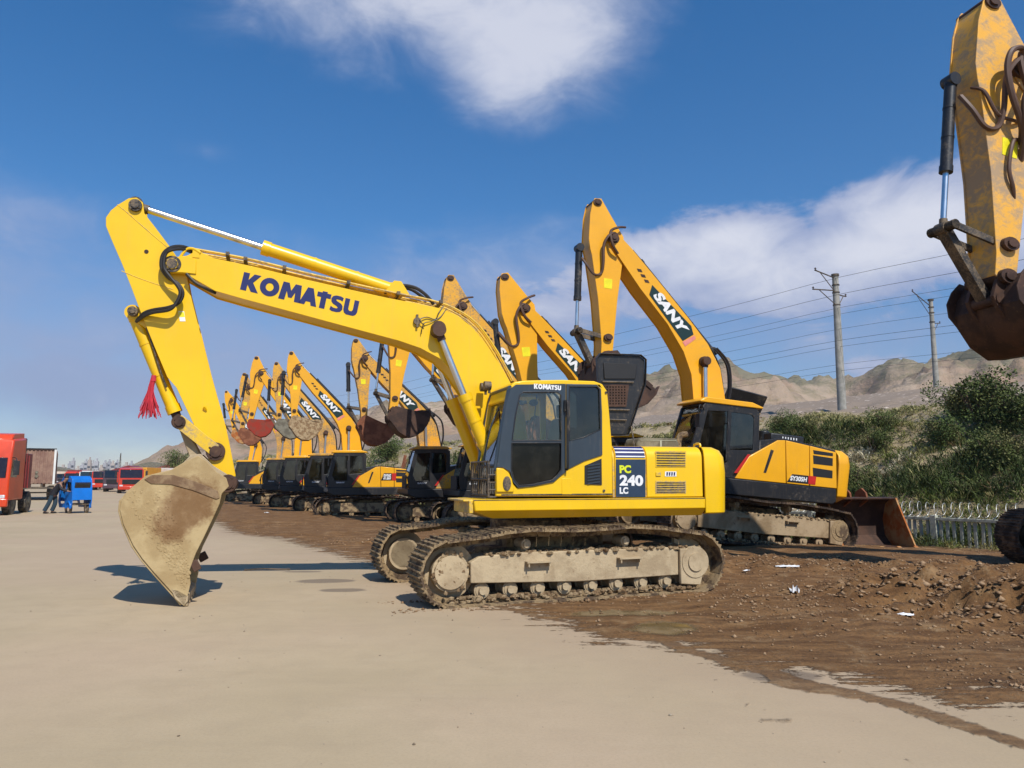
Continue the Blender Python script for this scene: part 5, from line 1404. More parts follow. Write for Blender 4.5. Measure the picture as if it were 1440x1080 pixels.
# ---------------- hills ----------------
RID = [(-500, 671), (60, 671), (160, 670), (185, 656), (225, 640), (270, 622), (320, 606), (420, 598), (520, 590), (600, 582), (680, 572), (760, 562), (850, 550), (905, 541), (950, 531), (1010, 519), (1060, 531), (1110, 539), (1180, 547), (1225, 539), (1270, 526), (1330, 512), (1385, 497), (1440, 503), (1550, 480), (1700, 490), (2000, 520), (2400, 560)]
def ridge(name, DR, D0, rid, mat, amp, seed, px0=-500, px1=2400):
    pxs = np.arange(px0, px1, 7.0); rr = np.linspace(0, 1.25, 56)
    V = []
    zr = np.interp(pxs, [p[0] for p in rid], [p[1] for p in rid])
    for j, u in enumerate(rr):
        for i, px in enumerate(pxs):
            d = ray(px, float(zr[i])); hx = math.hypot(d.x, d.y)
            D = D0 + (DR - D0) * u; zt_ = CAMH + d.z / hx * DR
            base = min(2.0, zt_); f_ = (u ** .85 if u < 1 else 1 - (u - 1) * 1.6)
            V.append((d.x / hx * D, d.y / hx * D, base + (zt_ - base) * f_))
    V = np.array(V); X, Y = V[:, 0], V[:, 1]
    nn = noise2(X, Y, 1 / (DR * .035), seed, 7); rid_ = -np.abs(noise2(X, Y, 1 / (DR * .055), seed + 1, 6)) * 2 + .3
    ff = np.repeat(np.sin(np.clip(rr, 0, 1) * PI * .93 + .02), len(pxs)) * np.tile(np.clip((668 - zr) / 90, .0, 1), len(rr))
    V[:, 2] += (nn * .7 + rid_ * .8) * amp * ff
    V[:, 2] += nn * amp * .06
    idx = np.arange(len(V)).reshape(len(rr), len(pxs)); Fc = np.stack([idx[:-1, :-1], idx[:-1, 1:], idx[1:, 1:], idx[1:, :-1]], -1).reshape(-1, 4)
    me = fast_mesh(name, V, Fc, 4); me.materials.append(mat); me.polygons.foreach_set('use_smooth', [True] * len(me.polygons))
    o = bpy.data.objects.new(name, me); C.objects.link(o); struct(o); return o
m, t, b = principled('dry_hillside')
oc = t.new('ShaderNodeTexCoord').outputs['Object']
n1 = t.noise(oc, .012, 8, .6, .3); n2 = t.noise(t.mapping(oc, (1, 1, 2.5)), .06, 9, .7); geo = t.new('ShaderNodeNewGeometry'); sz = t.new('ShaderNodeSeparateXYZ'); t.l.new(geo.outputs['Normal'], sz.inputs[0])
hc = t.mix(t.step(n1, .38, .62), (.37, .25, .17), (.43, .33, .24)); hc = t.mix(t.step(n2, .45, .72, 0, .8), hc, (.22, .185, .10))
sp3_ = t.new('ShaderNodeSeparateXYZ'); t.l.new(oc, sp3_.inputs[0])
top_ = t.step(t.math('ADD', sp3_.outputs[2], t.math('MULTIPLY', n2, 70)), 85, 125)
hc = t.mix(t.math('MULTIPLY', top_, .8), hc, (.17, .165, .10))
t.l.new(hc, b.inputs['Base Color']); b.inputs['Roughness'].default_value = .95; b.inputs['Specular IOR Level'].default_value = .1
t.l.new(t.bump(n2, 1.0, 4.0), b.inputs['Normal'])
ridge('hills', 760, 260, RID, m, 50, 71)

# ---------------- fence, rusty bucket, poles ----------------
def bankp(t_, s_): return FX + EX * t_ + NX * s_, FY + EY * t_ + NY * s_
def H1(x, y): return float(height(np.array([x]), np.array([y]))[0])
fa = math.atan2(EY, EX)
def fence(t0, t1, s0, label):
    x0, y0 = bankp(t0, s0); z0 = min(H1(x0, y0), -.35)
    r_ = thing('fence', label, 'fence', (x0, y0, -.50), (0, 0, fa))
    L = t1 - t0; n = int(L / .19)
    pk = MB(); pk.prism([(-.045, 0), (.045, 0), (.04, .90), (-.04, .90)], -.03, .03); pkm = pk.mesh('picket')
    po = MB(); po.prism([(-.09, 0), (.09, 0), (.08, 1.14), (-.08, 1.14)], -.08, .08); pom = po.mesh('post')
    for i in range(n + 1):
        if i % 13 == 0: mk('post', pom, CONC, r_, .012, loc=(i * .19, 0, -.1))
        else: mk('picket', pkm, CONC, r_, .008, loc=(i * .19, 0, -.02), rot=(0, random.uniform(-.03, .03), 0))
    rl = MB(); rl.box((L / 2, 0, .93), (L, .12, .09)); mk('rail', rl, CONC, r_, .012)
    rl = MB(); rl.box((L / 2, 0, .02), (L, .16, .10)); mk('rail', rl, CONC, r_, .012)
    hx = MB(); P = []
    k = int(L / .24)
    for i in range(k * 14):
        a = 2 * PI * i / 14; P.append((i * .24 / 14, .21 * math.cos(a), 1.20 + .21 * math.sin(a) + .02 * math.sin(i * .37)))
    hx.tube(P, .010, 4, 0); mk('razor_wire', hx, mat_plain('galvanised_wire', (.42, .42, .40), .5, .6), r_)
    return r_
fence(-4.6, 1.9, .05, 'pale concrete picket fence topped with coiled razor wire, at the foot of the bank')
fence(1.95, 9.4, .05, 'stretch of pale concrete fence mostly hidden behind the rusty bucket and the excavator')

bx = AT(1222, 700, 21.6)
rb = thing('bucket', 'rusty orange excavator bucket lying on the mud in front of the pale fence', 'bucket', (bx.x * 20.4 / 21.6 - .22, 20.4, -.17), (0, 0, R(6)))
def yz(mb, pts, x0, x1):
    m = MB(); m.prism(pts, x0, x1); mb.add([(v[1], v[0], v[2]) for v in m.v], m.f)
plate = [(-.80, 0), (-.20, .02), (.25, .0), (.55, .25), (.62, .7), (.45, 1.12), (.14, 1.28), (-.05, 1.26), (-.12, 1.12)]
for x0 in (-.98, .94):
    q = MB(); yz(q, plate, x0, x0 + .045); mk('side_plate', q, RUST_O, rb, .008)
q = MB(); m_ = MB(); m_.shell([(-.05, 1.27), (.14, 1.29), (.45, 1.13), (.62, .7), (.55, .25), (.25, .0), (-.20, .0), (-.80, .0)], -.935, .935, -.035); q.add([(v[1], v[0], v[2]) for v in m_.v], m_.f); mk('wrapper', q, BROWN, rb)
for i in range(5):
    q = MB(); yz(q, [(-1.02, .0), (-.78, .0), (-.74, .07), (-.8, .09)], -.93 + i * .45, -.83 + i * .45); mk('tooth', q, RUST_O, rb, .01)
for x0 in (-.25, .2):
    q = MB(); yz(q, [(.05, 1.2), (.5, 1.0), (.72, 1.15), (.6, 1.42), (.3, 1.52), (.1, 1.4)], x0, x0 + .05); mk('bucket_ear', q, RUST, rb, .008)
lp = AT(1160, 762, 21.0)
q = MB(); q.prism([(-.18, -.1), (.22, -.1), (.46, 1.15), (.12, 1.22)], -.03, .03); q.box((.1, .06, .5), (.06, .1, 1.0), Matrix.Rotation(R(-14), 3, 'Y').to_3x3().inverted() if False else Matrix.Rotation(R(14), 3, 'Y'))
lo_ = mk('steel_plate', q, RUST_O, None, .006, loc=(lp.x, 21.3, -.12), rot=(R(-8), 0, 0)); tag(lo_, 'leaning orange rusted steel plate between the amber excavator tail and the rusty bucket', 'steel plate')

POLES = []
def pole(px, pbase, ptop, depth, label, arm):
    bpt = AT(px, pbase, depth); tpt = AT(px, ptop, depth); Hh = tpt.z - bpt.z
    r_ = thing('power_pole', label, 'power pole', (bpt.x, bpt.y, bpt.z - .6), (0, 0, fa))
    q = MB(); q.cyl((0, 0, 0), (0, 0, Hh + .6), .34 if arm == 0 else .30, .23 if arm == 0 else .2, 18); mk('shaft', q, POLE, r_)
    q = MB(); q.cyl((0, 0, Hh + .45), (0, 0, Hh + .62), .3, n=16)
    for dz in (.6, 1.2, 2.2): q.cyl((0, 0, Hh - dz + .3), (0, 0, Hh - dz + .38), .29, n=16)
    mk('clamp_band', q, STEEL, r_)
    for k, (z_, l_, dz_) in enumerate(((Hh + .3, 2.6, .25), (Hh - .7, 3.0, -.3), (Hh - 1.0, -1.3, .0)) if arm == 0 else ((Hh - .2, 3.6, 1.2), (Hh - 2.0, -1.6, .2))):
        q = MB(); q.cyl((0, 0, z_), (0, l_, z_ + dz_), .05, n=6); q.cyl((0, 0, z_ - 1.2), (0, l_ * .75, z_ + dz_ * .7), .035, n=6)
        mk('bracket', q, STEEL, r_)
        q = MB()
        for j in range(4): q.cyl((0, l_ * .98, z_ + dz_ + j * .06), (0, l_ * .98, z_ + dz_ + .03 + j * .06), .09 if j % 2 == 0 else .04, n=8)
        mk('insulator', q, BROWN, r_)
    return r_
pole(1184, 572, 386, 59, 'thicker power pole with brackets on the railway embankment, left of the thin one', 0)
pole(1317, 545, 421, 80, 'thinner, more distant power pole with a slanting bracket on the embankment', 1)
WIRE = mat_plain('wire_black', (.03, .03, .035), .6)
# wires run parallel to the bank; given by two pixels on the pole line (s=31)
def on_s(px, py, s_):
    d = ray(px, py); k = (s_ + FX * NX + FY * NY) / (d.x * NX + d.y * NY)
    return Vector((d.x * k, d.y * k, CAMH + d.z * k))
LINES = [(1184, 389, 31, .015), (1184, 413, 29, .015), (1184, 432, 31, .012), (1184, 441, 33, .012), (1184, 462, 31, .011), (1184, 478, 30, .013), (1184, 487, 31, .012), (1184, 512, 33, .011), (1184, 521, 31, .011)]
for i, (px, py, s_, r0) in enumerate(LINES):
    c = on_s(px, py, s_); q = MB(); P = []
    for k in range(-5, 14):
        d_ = k * 9.0; sag = .9 * (1 - (((k * 9) % 54) / 27 - 1) ** 2)
        P.append((c.x + EX * d_, c.y + EY * d_, c.z - sag * .5))
    q.tube(P, r0, 5, 3)
    o = mk('power_line', q, WIRE, None); tag(o, 'black overhead wire running past the power poles, %s from the top' % ('first second third fourth fifth sixth seventh eighth ninth'.split()[i]), 'power line', 'overhead wires')

# ---------------- litter ----------------
def litter(px, py, sc_, label, seed):
    p = G(px, py); r1 = random.Random(seed); n = 9; m = MB(); vs = []
    for j in range(n):
        for i in range(n):
            u, v = i / (n - 1) - .5, j / (n - 1) - .5
            vs.append(((u + r1.uniform(-.05, .05)) * sc_[0], (v + r1.uniform(-.05, .05)) * sc_[1], abs(r1.gauss(0, .35)) * sc_[2] + (.6 * sc_[2]) * math.exp(-8 * (u * u + v * v))))
    m.add(vs, [(j * n + i, j * n + i + 1, (j + 1) * n + i + 1, (j + 1) * n + i) for j in range(n - 1) for i in range(n - 1)])
    o = mk('plastic_scrap', m, WHITE, None, ang=60, loc=(p.x, p.y, H1(p.x, p.y) + .012)); tag(o, label, 'litter'); return o
litter(1118, 838, (.10, .12, .09), 'small crumpled white bag standing on the mud right of the tracks', 2)
litter(1106, 804, (.42, .12, .03), 'flat strip of white plastic on the mud behind the crumpled bag', 3)
litter(1050, 806, (.12, .08, .02), 'tiny white scrap on the mud close to the end of the near track', 4)
litter(1272, 870, (.22, .08, .025), 'white scrap beside the churned clods at the right', 5)
litter(375, 722, (.2, .15, .03), 'white scrap on the mud just right of the foreground bucket', 6)
q = MB(); q.tube([(0, 0, 0), (.3, .02, .02), (.6, -.02, .015), (.8, .01, .01)], .012, 6); p = G(375, 803); o = mk('stick', q, BARK, None, loc=(p.x - .4, p.y, .015), rot=(0, 0, .05)); tag(o, 'thin brown stick lying on the concrete beside the foreground bucket shadow', 'stick')
q = MB(); q.box((0, 0, 1.0), (.16, .05, 2.4), Matrix.Rotation(R(12), 3, 'Y')); q.box((.1, .03, .9), (.05, .04, 2.1), Matrix.Rotation(R(12), 3, 'Y')); p = AT(563, 690, 43); o = mk('plank', q, RUST, None, loc=(p.x, 43, 0.7)); tag(o, 'leaning reddish plank behind the amber panel with the red-ended badge', 'plank')

# ---------------- vehicles on the left ----------------
TRED = mat_paint('truck_red', (.55, .035, .012), .35, .15, (.3, .15, .1), 2, coat=.3)
TORG = mat_paint('truck_orange_red', (.66, .055, .010), .35, .1, (.4, .2, .1), 2, coat=.3)
TDRED = mat_paint('truck_dark_red', (.22, .03, .03), .45, .3, (.2, .13, .1), 2)
TPUR = mat_paint('truck_purple', (.07, .042, .055), .45, .3, (.2, .13, .1), 2)
TBLUE = mat_paint('tricycle_blue', (.008, .17, .62), .32, .08, (.15, .2, .3), 2, coat=.3)
TWHT = mat_paint('truck_white', (.75, .75, .72), .4, .15, (.4, .35, .3), 2)
CREAM = mat_paint('cream_sheet', (.72, .58, .45), .6, .1, (.5, .4, .3), 2)
TORN = mat_paint('box_orange', (.75, .33, .03), .5, .15, (.4, .3, .2), 2)
CBROWN = mat_mud('container_brown', (.22, .125, .095), (.30, .19, .14), 1.5, .2, .01, .8)
def wheel(par, x, y, r, w, mat=RUBBER, steer=0):
    q = MB(); q.cyl((0, -w / 2, 0), (0, w / 2, 0), r, n=22); o = mk('wheel', q, mat, par, .02, loc=(x, y, r), rot=(0, 0, steer))
    q = MB(); q.cyl((0, -w / 2 - .01, 0), (0, w / 2 + .01, 0), r * .52, n=16); q.cyl((0, -w / 2 - .03, 0), (0, w / 2 + .03, 0), r * .22, n=12); mk('rim', q, GREYB, o)
def truck(name, label, cat, loc, th, W, cabh, cabl, paint, body=None, blen=0, bh=0, bmat=None, group=None, sc_=1.0, detail=True, plate=None):
    r_ = thing(name, label, cat, loc, (0, 0, R(th)), group); r_.scale = (sc_,) * 3
    q = MB(); q.prism([(cabl / 2, .65), (cabl / 2 + .03, 1.5), (cabl / 2 - .12, 2.55), (cabl / 2 - .35, cabh - .25), (-cabl / 2, cabh - .1), (-cabl / 2, .65)], -W / 2, W / 2)
    cab_ = mk('cab', q, paint, r_, .07)
    q = MB(); q.prism([(cabl / 2 - .35, cabh - .28), (cabl / 2 - .6, cabh), (-cabl / 2, cabh + .12), (-cabl / 2, cabh - .12)], -W / 2 + .1, W / 2 - .1); mk('roof_fairing', q, paint, cab_, .06)
    q = MB(); q.prism([(cabl / 2 + .045, 1.62), (cabl / 2 - .075, 2.50), (cabl / 2 - .12, 2.50), (cabl / 2, 1.62)], -W / 2 + .14, W / 2 - .14); mk('windscreen', q, GLASS_D, cab_, .02)
    for s in (1, -1):
        q = MB(); q.prism([(cabl / 2 - .15, 1.65), (cabl / 2 - .30, 2.42), (cabl / 2 - 1.05, 2.42), (cabl / 2 - 1.05, 1.65)], s * (W / 2 + .004), s * (W / 2 - .03)); mk('side_window', q, GLASS_D, cab_, .01)
        q = MB(); q.box((cabl / 2 + .02, s * (W / 2 - .28), .80), (.08, .34, .17)); mk('headlight', q, LAMP, cab_, .03)
        q = MB(); q.tube([(cabl / 2 - .2, s * W / 2, 2.5), (cabl / 2 + .05, s * (W / 2 + .22), 2.45), (cabl / 2 + .06, s * (W / 2 + .24), 2.0)], .02, 6); q.box((cabl / 2 + .05, s * (W / 2 + .25), 2.05), (.10, .22, .62)); mk('mirror', q, BLACK, cab_, .02)
    q = MB(); q.box((cabl / 2 + .03, 0, .55), (.22, W + .02, .36)); mk('bumper', q, paint, cab_, .05)
    q = MB()
    for k in range(4): q.box((cabl / 2 + .05, 0, 1.02 + k * .11), (.04, W * .62, .05))
    q.box((cabl / 2 + .03, 0, 1.2), (.03, W * .7, .5)); mk('grille', q, GRILLE, cab_, .01)
    L = max(blen + 1.0, 3.2)
    q = MB(); q.box((-L / 2, .38, .82), (L, .1, .24)); q.box((-L / 2, -.38, .82), (L, .1, .24)); q.box((-1.4, 0, .8), (1.0, W * .8, .4)); mk('chassis', q, STEEL, r_)
    for x in [0.1, -L + .9] + ([-L + 2.2] if L > 6 else []):
        for s in (1, -1): wheel(r_, x, s * (W / 2 - .22), .5, .32)
    if body:
        x1_ = -cabl / 2 - .25; q = MB()
        if body == 'box': q.box((x1_ - blen / 2, 0, 1.15 + bh / 2), (blen, W, bh))
        else: q.holed([(x1_, 1.1), (x1_, 1.1 + bh), (x1_ - blen, 1.1 + bh), (x1_ - blen, 1.1)], [], -W / 2, -W / 2 + .06); q.prism([(x1_, 1.1), (x1_, 1.1 + bh), (x1_ - blen, 1.1 + bh), (x1_ - blen, 1.1)], W / 2 - .06, W / 2); q.box((x1_ - .04, 0, 1.15 + bh * .55), (.08, W, bh * 1.1)); q.box((x1_ - blen / 2, 0, 1.13), (blen, W - .1, .08)); q.box((x1_ - blen + .04, 0, 1.1 + bh / 2), (.06, W - .1, bh * .9))
        o = mk('cargo_body', q, bmat, r_, .02)
        q = MB(); nr = int(blen / .5)
        for s in (1, -1):
            for k in range(nr): q.box((x1_ - .3 - k * .5, s * (W / 2 + .02), 1.1 + bh / 2), (.08, .05, bh * .94))
        mk('body_ribs', q, bmat, o)
    return r_
th0 = -72
t1 = truck('truck', 'tall bright red heavy truck cut off by the left edge of the picture', 'truck', (-23.35, 34.3, 0), th0, 2.45, 3.55, 2.2, TORG, 'box', 0.9, 1.6, TDRED, 'parked trucks')
# red side gear, intake and white number on its bumper
q = MB(); q.box((-1.15, 1.05, 2.9), (.3, .3, 1.1)); q.box((-1.25, .6, 2.2), (.22, 1.0, 2.2)); mk('air_intake', q, BLACK, t1, .04)
lt = lettering('99', (0, 0), (.42, 0), .26, 0, WHITE, None, .05); lt.parent = t1; lt.location = (1.25, .55, .62); lt.rotation_euler = (0, 0, R(-90))
# trailer with brown container, seen end on
ct = AT(50, 672, 54)
cr_ = thing('trailer', 'flatbed trailer carrying a tall brown ribbed container behind the bright red truck', 'trailer', (ct.x - 1.35, 56, 0), (0, 0, R(-60)), None)
q = MB(); q.box((-4.5, 0, 2.45), (9.0, 2.6, 2.55)); co_ = mk('container', q, CBROWN, cr_, .04)
q = MB()
for k in range(11): q.box((.03, -1.2 + k * .24, 2.45), (.05, .09, 2.4))
for k in range(20):
    for s in (1, -1): q.box((-.3 - k * .44, s * 1.31, 2.45), (.14, .04, 2.35))
mk('corrugation', q, CBROWN, co_, .01)
q = MB(); q.box((.05, 1.24, 2.45), (.14, .14, 2.6)); mk('corner_post', q, TWHT, co_, .01); q = MB(); q.box((.05, 0, 3.72), (.14, 2.62, .08)); mk('top_rail', q, BLACK, co_)
q = MB(); n8 = 20; q.cyl((.07, .15, 1.75), (.09, .15, 1.75), .12, n=n8); q.cyl((.07, .15, 2.02), (.09, .15, 2.02), .1, n=n8); mk('emblem', q, GREYB, co_)
q = MB(); q.box((-4.4, .5, 1.02), (9.0, .14, .3)); q.box((-4.4, -.5, 1.02), (9.0, .14, .3)); q.box((.05, 0, .9), (.12, 2.5, .16)); q.box((-.8, 0, .55), (.1, 2.4, .1)); mk('chassis', q, STEEL, cr_)
for x in (-1.4, -2.7, -7.0, -8.2):
    for s in (1, -1): wheel(cr_, x, s * 1.02, .5, .36)
# blue tricycle
tc_ = AT(99, 700, 36)
tk = thing('tricycle', 'small bright blue roofed motor tricycle with a man leaning on its front', 'tricycle', (tc_.x + .1, 36.2, 0), (0, 0, R(142))); tk.scale = (.74, .88, .98)
q = MB(); prof = [(.75, .26), (.98, .55), (.90, 1.15), (.66, 1.55), (.38, 1.72), (-.55, 1.74), (-.86, 1.60), (-.98, 1.15), (-1.04, .62), (-.98, .28)]
winL = [(-.15, 1.02), (-.15, 1.46), (-.72, 1.44), (-.80, 1.02)]; drL = [(.05, .45), (.05, 1.5), (.45, 1.5), (.68, 1.2), (.74, .7), (.62, .45)]
for s in (1, -1): q.holed(prof, [winL, drL], s * .48 - .02, s * .48 + .02)
q.shell(prof[1:-1], -.47, .47, .03); bdy = mk('body', q, TBLUE, tk, .02)
q = MB(); q.prism([(-.15, 1.02), (-.15, 1.46), (-.72, 1.44), (-.80, 1.02)], .475, .482); mk('side_window', q, GLASS, bdy)
q = MB(); q.prism([(-.15, 1.02), (-.15, 1.46), (-.72, 1.44), (-.80, 1.02)], -.482, -.475); mk('side_window', q, GLASS, bdy)
q = MB(); q.box((-.975, 0, 1.25), (.03, .78, .40), Matrix.Rotation(R(-14), 3, 'Y')); mk('rear_window', q, GLASS_D, bdy)
q = MB(); q.box((-.2, 0, .42), (1.3, .86, .08)); mk('floor', q, STEEL, tk)
q = MB(); q.box((-.45, 0, .72), (.45, .8, .2)); q.box((-.65, 0, 1.0), (.12, .8, .4)); mk('seat', q, INNER, tk, .03)
for (x, y, r) in ((-.55, .42, .24), (-.55, -.42, .24), (1.02, 0, .24)):
    q = MB(); q.cyl((0, -.06, 0), (0, .06, 0), r, n=20); o = mk('wheel', q, RUBBER, tk, .02, loc=(x, y, r)); q = MB(); q.cyl((0, -.07, 0), (0, .07, 0), r * .6, n=16); mk('rim', q, CREAM, o)
for s in (1, -1):
    q = MB(); q.prism(circ(-.55, .24, .34, 10, 0, 180) + circ(-.55, .24, .27, 10, 0, 180)[::-1], s * .44, s * .54); mk('mudguard', q, TBLUE, bdy)
q = MB(); q.tube([(1.02, 0, .24), (.92, 0, .7), (.84, 0, 1.02)], .03); q.tube([(.84, -.32, 1.0), (.86, 0, 1.05), (.84, .32, 1.0)], .018); mk('handlebar', q, STEEL, tk)
q = MB(); q.ball((1.0, 0, .78), .09, 10); mk('headlight', q, LAMP, tk)

# man leaning over the tricycle front: one skinned surface
def person(loc, rz, label):
    J = [((0, 0, .92), .155), ((.06, 0, 1.05), .15), ((.22, 0, 1.25), .17), ((.34, 0, 1.38), .13), ((.42, 0, 1.44), .062), ((.47, 0, 1.50), .07), ((.51, 0, 1.58), .10), ((.53, 0, 1.66), .085)]
    E_s = [(i, i + 1) for i in range(7)]
    def ch(start, pts):
        k = start
        for p, r in pts: J.append((p, r)); E_s.append((k, len(J) - 1)); k = len(J) - 1
    for s in (1, -1):
        ch(0, [((.0, s * .10, .88), .105), ((.05 if s > 0 else -.12, s * .12, .50), .068), ((-.08 if s > 0 else -.30, s * .13, .09), .045), ((.02 if s > 0 else -.20, s * .14, .05), .042), ((.10 if s > 0 else -.12, s * .15, .04), .035)])
        ch(3, [((.32, s * .19, 1.36), .075), ((.42, s * .23, 1.12), .05), ((.64, s * .20, 1.02), .036), ((.71, s * .19, 1.01), .034)])
        h = len(J) - 1
        for i, (dy, l_) in enumerate(((-.03, .075), (-.01, .085), (.01, .08), (.03, .065))): ch(h, [((.75, s * .19 + dy, 1.00), .010), ((.71 + l_, s * .19 + dy, .975), .009)])
        ch(h, [((.73, s * (.19 - .04), 1.0), .012)])
    me = bpy.data.meshes.new('person'); me.from_pydata([p for p, r in J], E_s, []); 
    o = bpy.data.objects.new('person', me); C.objects.link(o); o.location = loc; o.rotation_euler = (0, 0, rz)
    sk = o.modifiers.new('skin', 'SKIN'); 
    for v, (p, r) in zip(me.skin_vertices[0].data, J): v.radius = (r, r)
    me.skin_vertices[0].data[0].use_root = True
    o.modifiers.new('sub', 'SUBSURF').levels = 1; o.modifiers['sub'].render_levels = 2
    me.materials.append(mat_plain('skin_tone', (.30, .16, .10), .6))
    tag(o, label, 'person')
    hair = MB(); hair.ball((.505, 0, 1.655), .105, 12, (1, .9, .85)); mk('hair', hair, mat_plain('black_hair', (.012, .011, .01), .7), o)
    jac = MB()
    def tubev(mb, P, n=12):
        vs = []; fs = []
        for (c, rx, ry) in P:
            for k in range(n): a = 2 * PI * k / n; vs.append((c[0] + rx * math.cos(a), c[1] + ry * math.sin(a), c[2]))
        for i in range(len(P) - 1): fs += [(i * n + k, i * n + (k + 1) % n, (i + 1) * n + (k + 1) % n, (i + 1) * n + k) for k in range(n)]
        mb.add(vs, fs)
    tubev(jac, [((-.01, 0, .84), .17, .21), ((.05, 0, 1.0), .17, .20), ((.17, 0, 1.18), .17, .22), ((.28, 0, 1.34), .15, .23), ((.36, 0, 1.43), .10, .12), ((.40, 0, 1.46), .07, .075)])
    for s in (1, -1): jac.tube([(.30, s * .17, 1.38), (.40, s * .25, 1.14), (.63, s * .20, 1.03)], .062, 10)
    mk('jacket', jac, mat_plain('dark_jacket', (.014, .015, .022), .7), o)
    tr = MB()
    for s in (1, -1): tr.tube([(-.0, s * .10, .92), (.05 if s > 0 else -.12, s * .12, .50), (-.07 if s > 0 else -.29, s * .13, .13)], .092, 10)
    mk('trousers', tr, mat_plain('dark_jeans', (.02, .045, .07), .8), o)
    sh = MB()
    for s in (1, -1):
        x = -.08 if s > 0 else -.30; sh.ball((x + .08, s * .14, .045), .055, 10, (2.4, .95, .85))
    mk('shoes', sh, mat_plain('black_shoes', (.01, .01, .01), .5), o)
    return o
pp = AT(75, 700, 35.6)
person((pp.x, 35.6, 0), R(10), 'man in dark jacket and jeans bending over the blue tricycle')

# far traffic
def far(px, base, D): p = AT(px, base, D); return (p.x, D, 0)
truck('truck', 'red dump truck facing the camera, nearest of the distant trucks left of the foreground bucket', 'truck', far(183, 690, 83), -62, 2.4, 2.6, 1.9, TRED, 'dump', 4.2, 1.2, TRED, 'distant parked trucks')
truck('truck', 'dark purple-grey truck just left of the nearest distant red truck', 'truck', far(160, 690, 92), -66, 2.3, 2.1, 1.9, TPUR, 'dump', 3.6, 1.0, TDRED, 'distant parked trucks')
truck('truck', 'distant red truck with a dark front, between the white truck and the purple one', 'truck', far(143, 688, 104), -66, 2.4, 2.4, 1.9, TRED, 'dump', 4.2, 1.1, TDRED, 'distant parked trucks')
truck('truck', 'distant white box truck just right of the blue tricycle roof', 'truck', far(124, 688, 112), -70, 2.3, 2.3, 1.8, TWHT, 'box', 4.0, 1.5, TWHT, 'distant parked trucks')
truck('truck', 'most distant red truck, roof showing above the blue tricycle', 'truck', far(106, 680, 150), -72, 3.6, 2.8, 2.0, TRED, 'box', 4.0, 2.0, TDRED, 'distant parked trucks')
o = MB(); o.box((0, 0, 1.6), (2.2, 4.0, 2.6)); c_ = far(203, 690, 98); ob = mk('cargo_box', o, TORN, None, .04, loc=c_); tag(ob, 'plain orange cargo box standing between the red dump truck and the long cream roof', 'cargo box')
bl_ = thing('shed', 'long low shed with a cream roof behind the foreground bucket', 'shed', far(232, 690, 104), (0, 0, R(-10)))
q = MB(); q.box((0, 0, 1.2), (5.5, 4, 2.4)); mk('wall', q, MUDTAN, bl_); q = MB(); q.prism([(-3, 2.4), (3, 2.4), (3, 2.55), (0, 2.95), (-3, 2.55)], -2.3, 2.3); mk('roof', q, CREAM, bl_)
truck('car', 'small dark far-off van at the road end beside the container trailer', 'van', far(88, 676, 170), -76, 2.0, 2.0, 1.9, TPUR, 'box', 2.0, .8, TDRED)

# distant town
HZB = mat_plain('tower_pale', (.42, .42, .44), .9); HZC = mat_plain('tower_warm', (.46, .40, .36), .9); WIN = mat_plain('tower_window', (.10, .11, .13), .4)
r9 = random.Random(12)
kinds = []
for i, (px, tpy, wpx) in enumerate([(88, 657, 7), (97, 652, 4), (102, 648, 4), (109, 659, 6), (115, 654, 5), (120, 649, 4), (125, 647, 4), (130, 651, 4), (135, 649, 5), (142, 658, 7), (147, 651, 5), (153, 649, 4), (158, 652, 5), (164, 650, 4), (170, 658, 7), (177, 654, 7), (184, 652, 5), (72, 660, 8), (62, 662, 7)]):
    D = 480 + r9.uniform(-60, 120); p = AT(px, 668, D); hgt_ = CAMH + (YH - tpy) / FPX * D; wd = wpx / FPX * D
    b_ = thing('tower_block', 'pale hazy apartment tower in the distant town beyond the road', 'tower block', (p.x, D, 0), (0, 0, r9.uniform(-.3, .3)), 'distant tower blocks')
    q = MB(); q.box((0, 0, hgt_ / 2), (wd, wd * .8, hgt_)); q.box((0, 0, hgt_ + .8), (wd * .4, wd * .4, 1.6)); mk('walls', q, HZB if i % 3 else HZC, b_)
    q = MB(); nf = max(2, int(hgt_ / 3))
    for k in range(nf): q.box((0, -wd * .4 - .02, 1.8 + k * 3), (wd * .86, .1, 1.2))
    mk('window_bands', q, WIN, b_)
ms = thing('mast', 'thin lattice mast rising above the distant town', 'mast', (AT(168, 668, 520).x, 520, 0))
q = MB(); 
for a in (0, 2.1, 4.2): q.cyl((1.0 * math.cos(a), 1.0 * math.sin(a), 0), (.2 * math.cos(a), .2 * math.sin(a), 18), .14, n=5)
for k in range(9): q.cyl((-.9 + k * .08, 0, 1 + k * 2), (.9 - k * .08, 0, 2.5 + k * 2), .09, n=4)
mk('lattice', q, STEEL, ms)
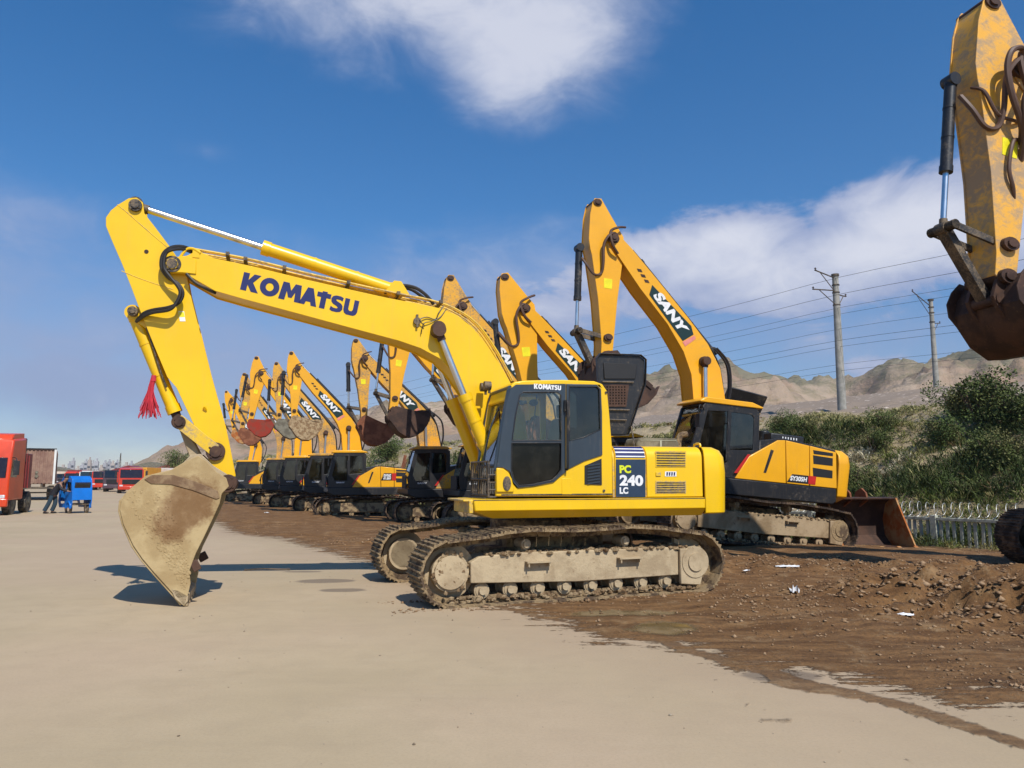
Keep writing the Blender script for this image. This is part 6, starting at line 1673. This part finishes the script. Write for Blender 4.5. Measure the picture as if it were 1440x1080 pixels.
for i, (px, D, sc_) in enumerate(((112, 210, 3.0), (128, 200, 2.6), (140, 230, 3.4), (152, 240, 3.2), (166, 260, 3.0), (92, 230, 2.4), (205, 180, 2.6), (222, 150, 2.2))):
    p = AT(px, 670, D); r_ = thing('tree', 'low round green tree in the far tree line beyond the trucks', 'tree', (p.x, D, -.2), (0, 0, i), 'far tree line'); r_.scale = (sc_ * 1.2, sc_ * 1.2, sc_ * .75)
    mk('foliage', bush_mesh((i % 2, i % 2), 1.15, 1.5, 5200, .035, PD, 50, ), LEAF, r_); mk('trunk', stems_mesh(1.0, 1.4, i % 2), BARK, r_)
# tricoloured far sheds in the haze
for i, (px, D, w_, h_, mt) in enumerate(((75, 260, 14, 4, CREAM), (186, 190, 9, 3.2, CBROWN), (215, 210, 12, 4.5, CREAM), (245, 200, 8, 4, CBROWN))):
    p = AT(px, 670, D); r_ = thing('shed', ['wide pale far-off shed left of the tricycle', 'low brown far-off shed above the red dump truck', 'pale far-off shed above the cream roof', 'brown far-off shed beside the foreground bucket'][i], 'shed', (p.x, D, 0), (0, 0, .1 * i))
    q = MB(); q.box((0, 0, h_ / 2), (w_, 6, h_)); mk('wall', q, mt, r_); q = MB(); q.prism([(-w_ / 2 - .3, h_), (w_ / 2 + .3, h_), (0, h_ + 1.4)], -3.2, 3.2); mk('roof', q, TDRED if i % 2 else GREYB, r_)

# ---------------- haze ----------------
hz = MB(); hz.box((100, 760, 99), (3600, 1760, 202)); 
HM = bpy.data.materials.new('haze'); HM.use_nodes = True; ht = NT(HM.node_tree); ht.n.clear()
ho = ht.new('ShaderNodeOutputMaterial'); pv = ht.new('ShaderNodeVolumePrincipled'); pv.inputs['Color'].default_value = (.80, .86, .95, 1); pv.inputs['Density'].default_value = .00018; pv.inputs['Anisotropy'].default_value = .3
ht.l.new(pv.outputs[0], ho.inputs['Volume'])
HO = mk('haze', hz, HM); HO['kind'] = 'stuff'; HO['label'] = 'thin pale haze veiling the far hills and town'; HO['category'] = 'haze'
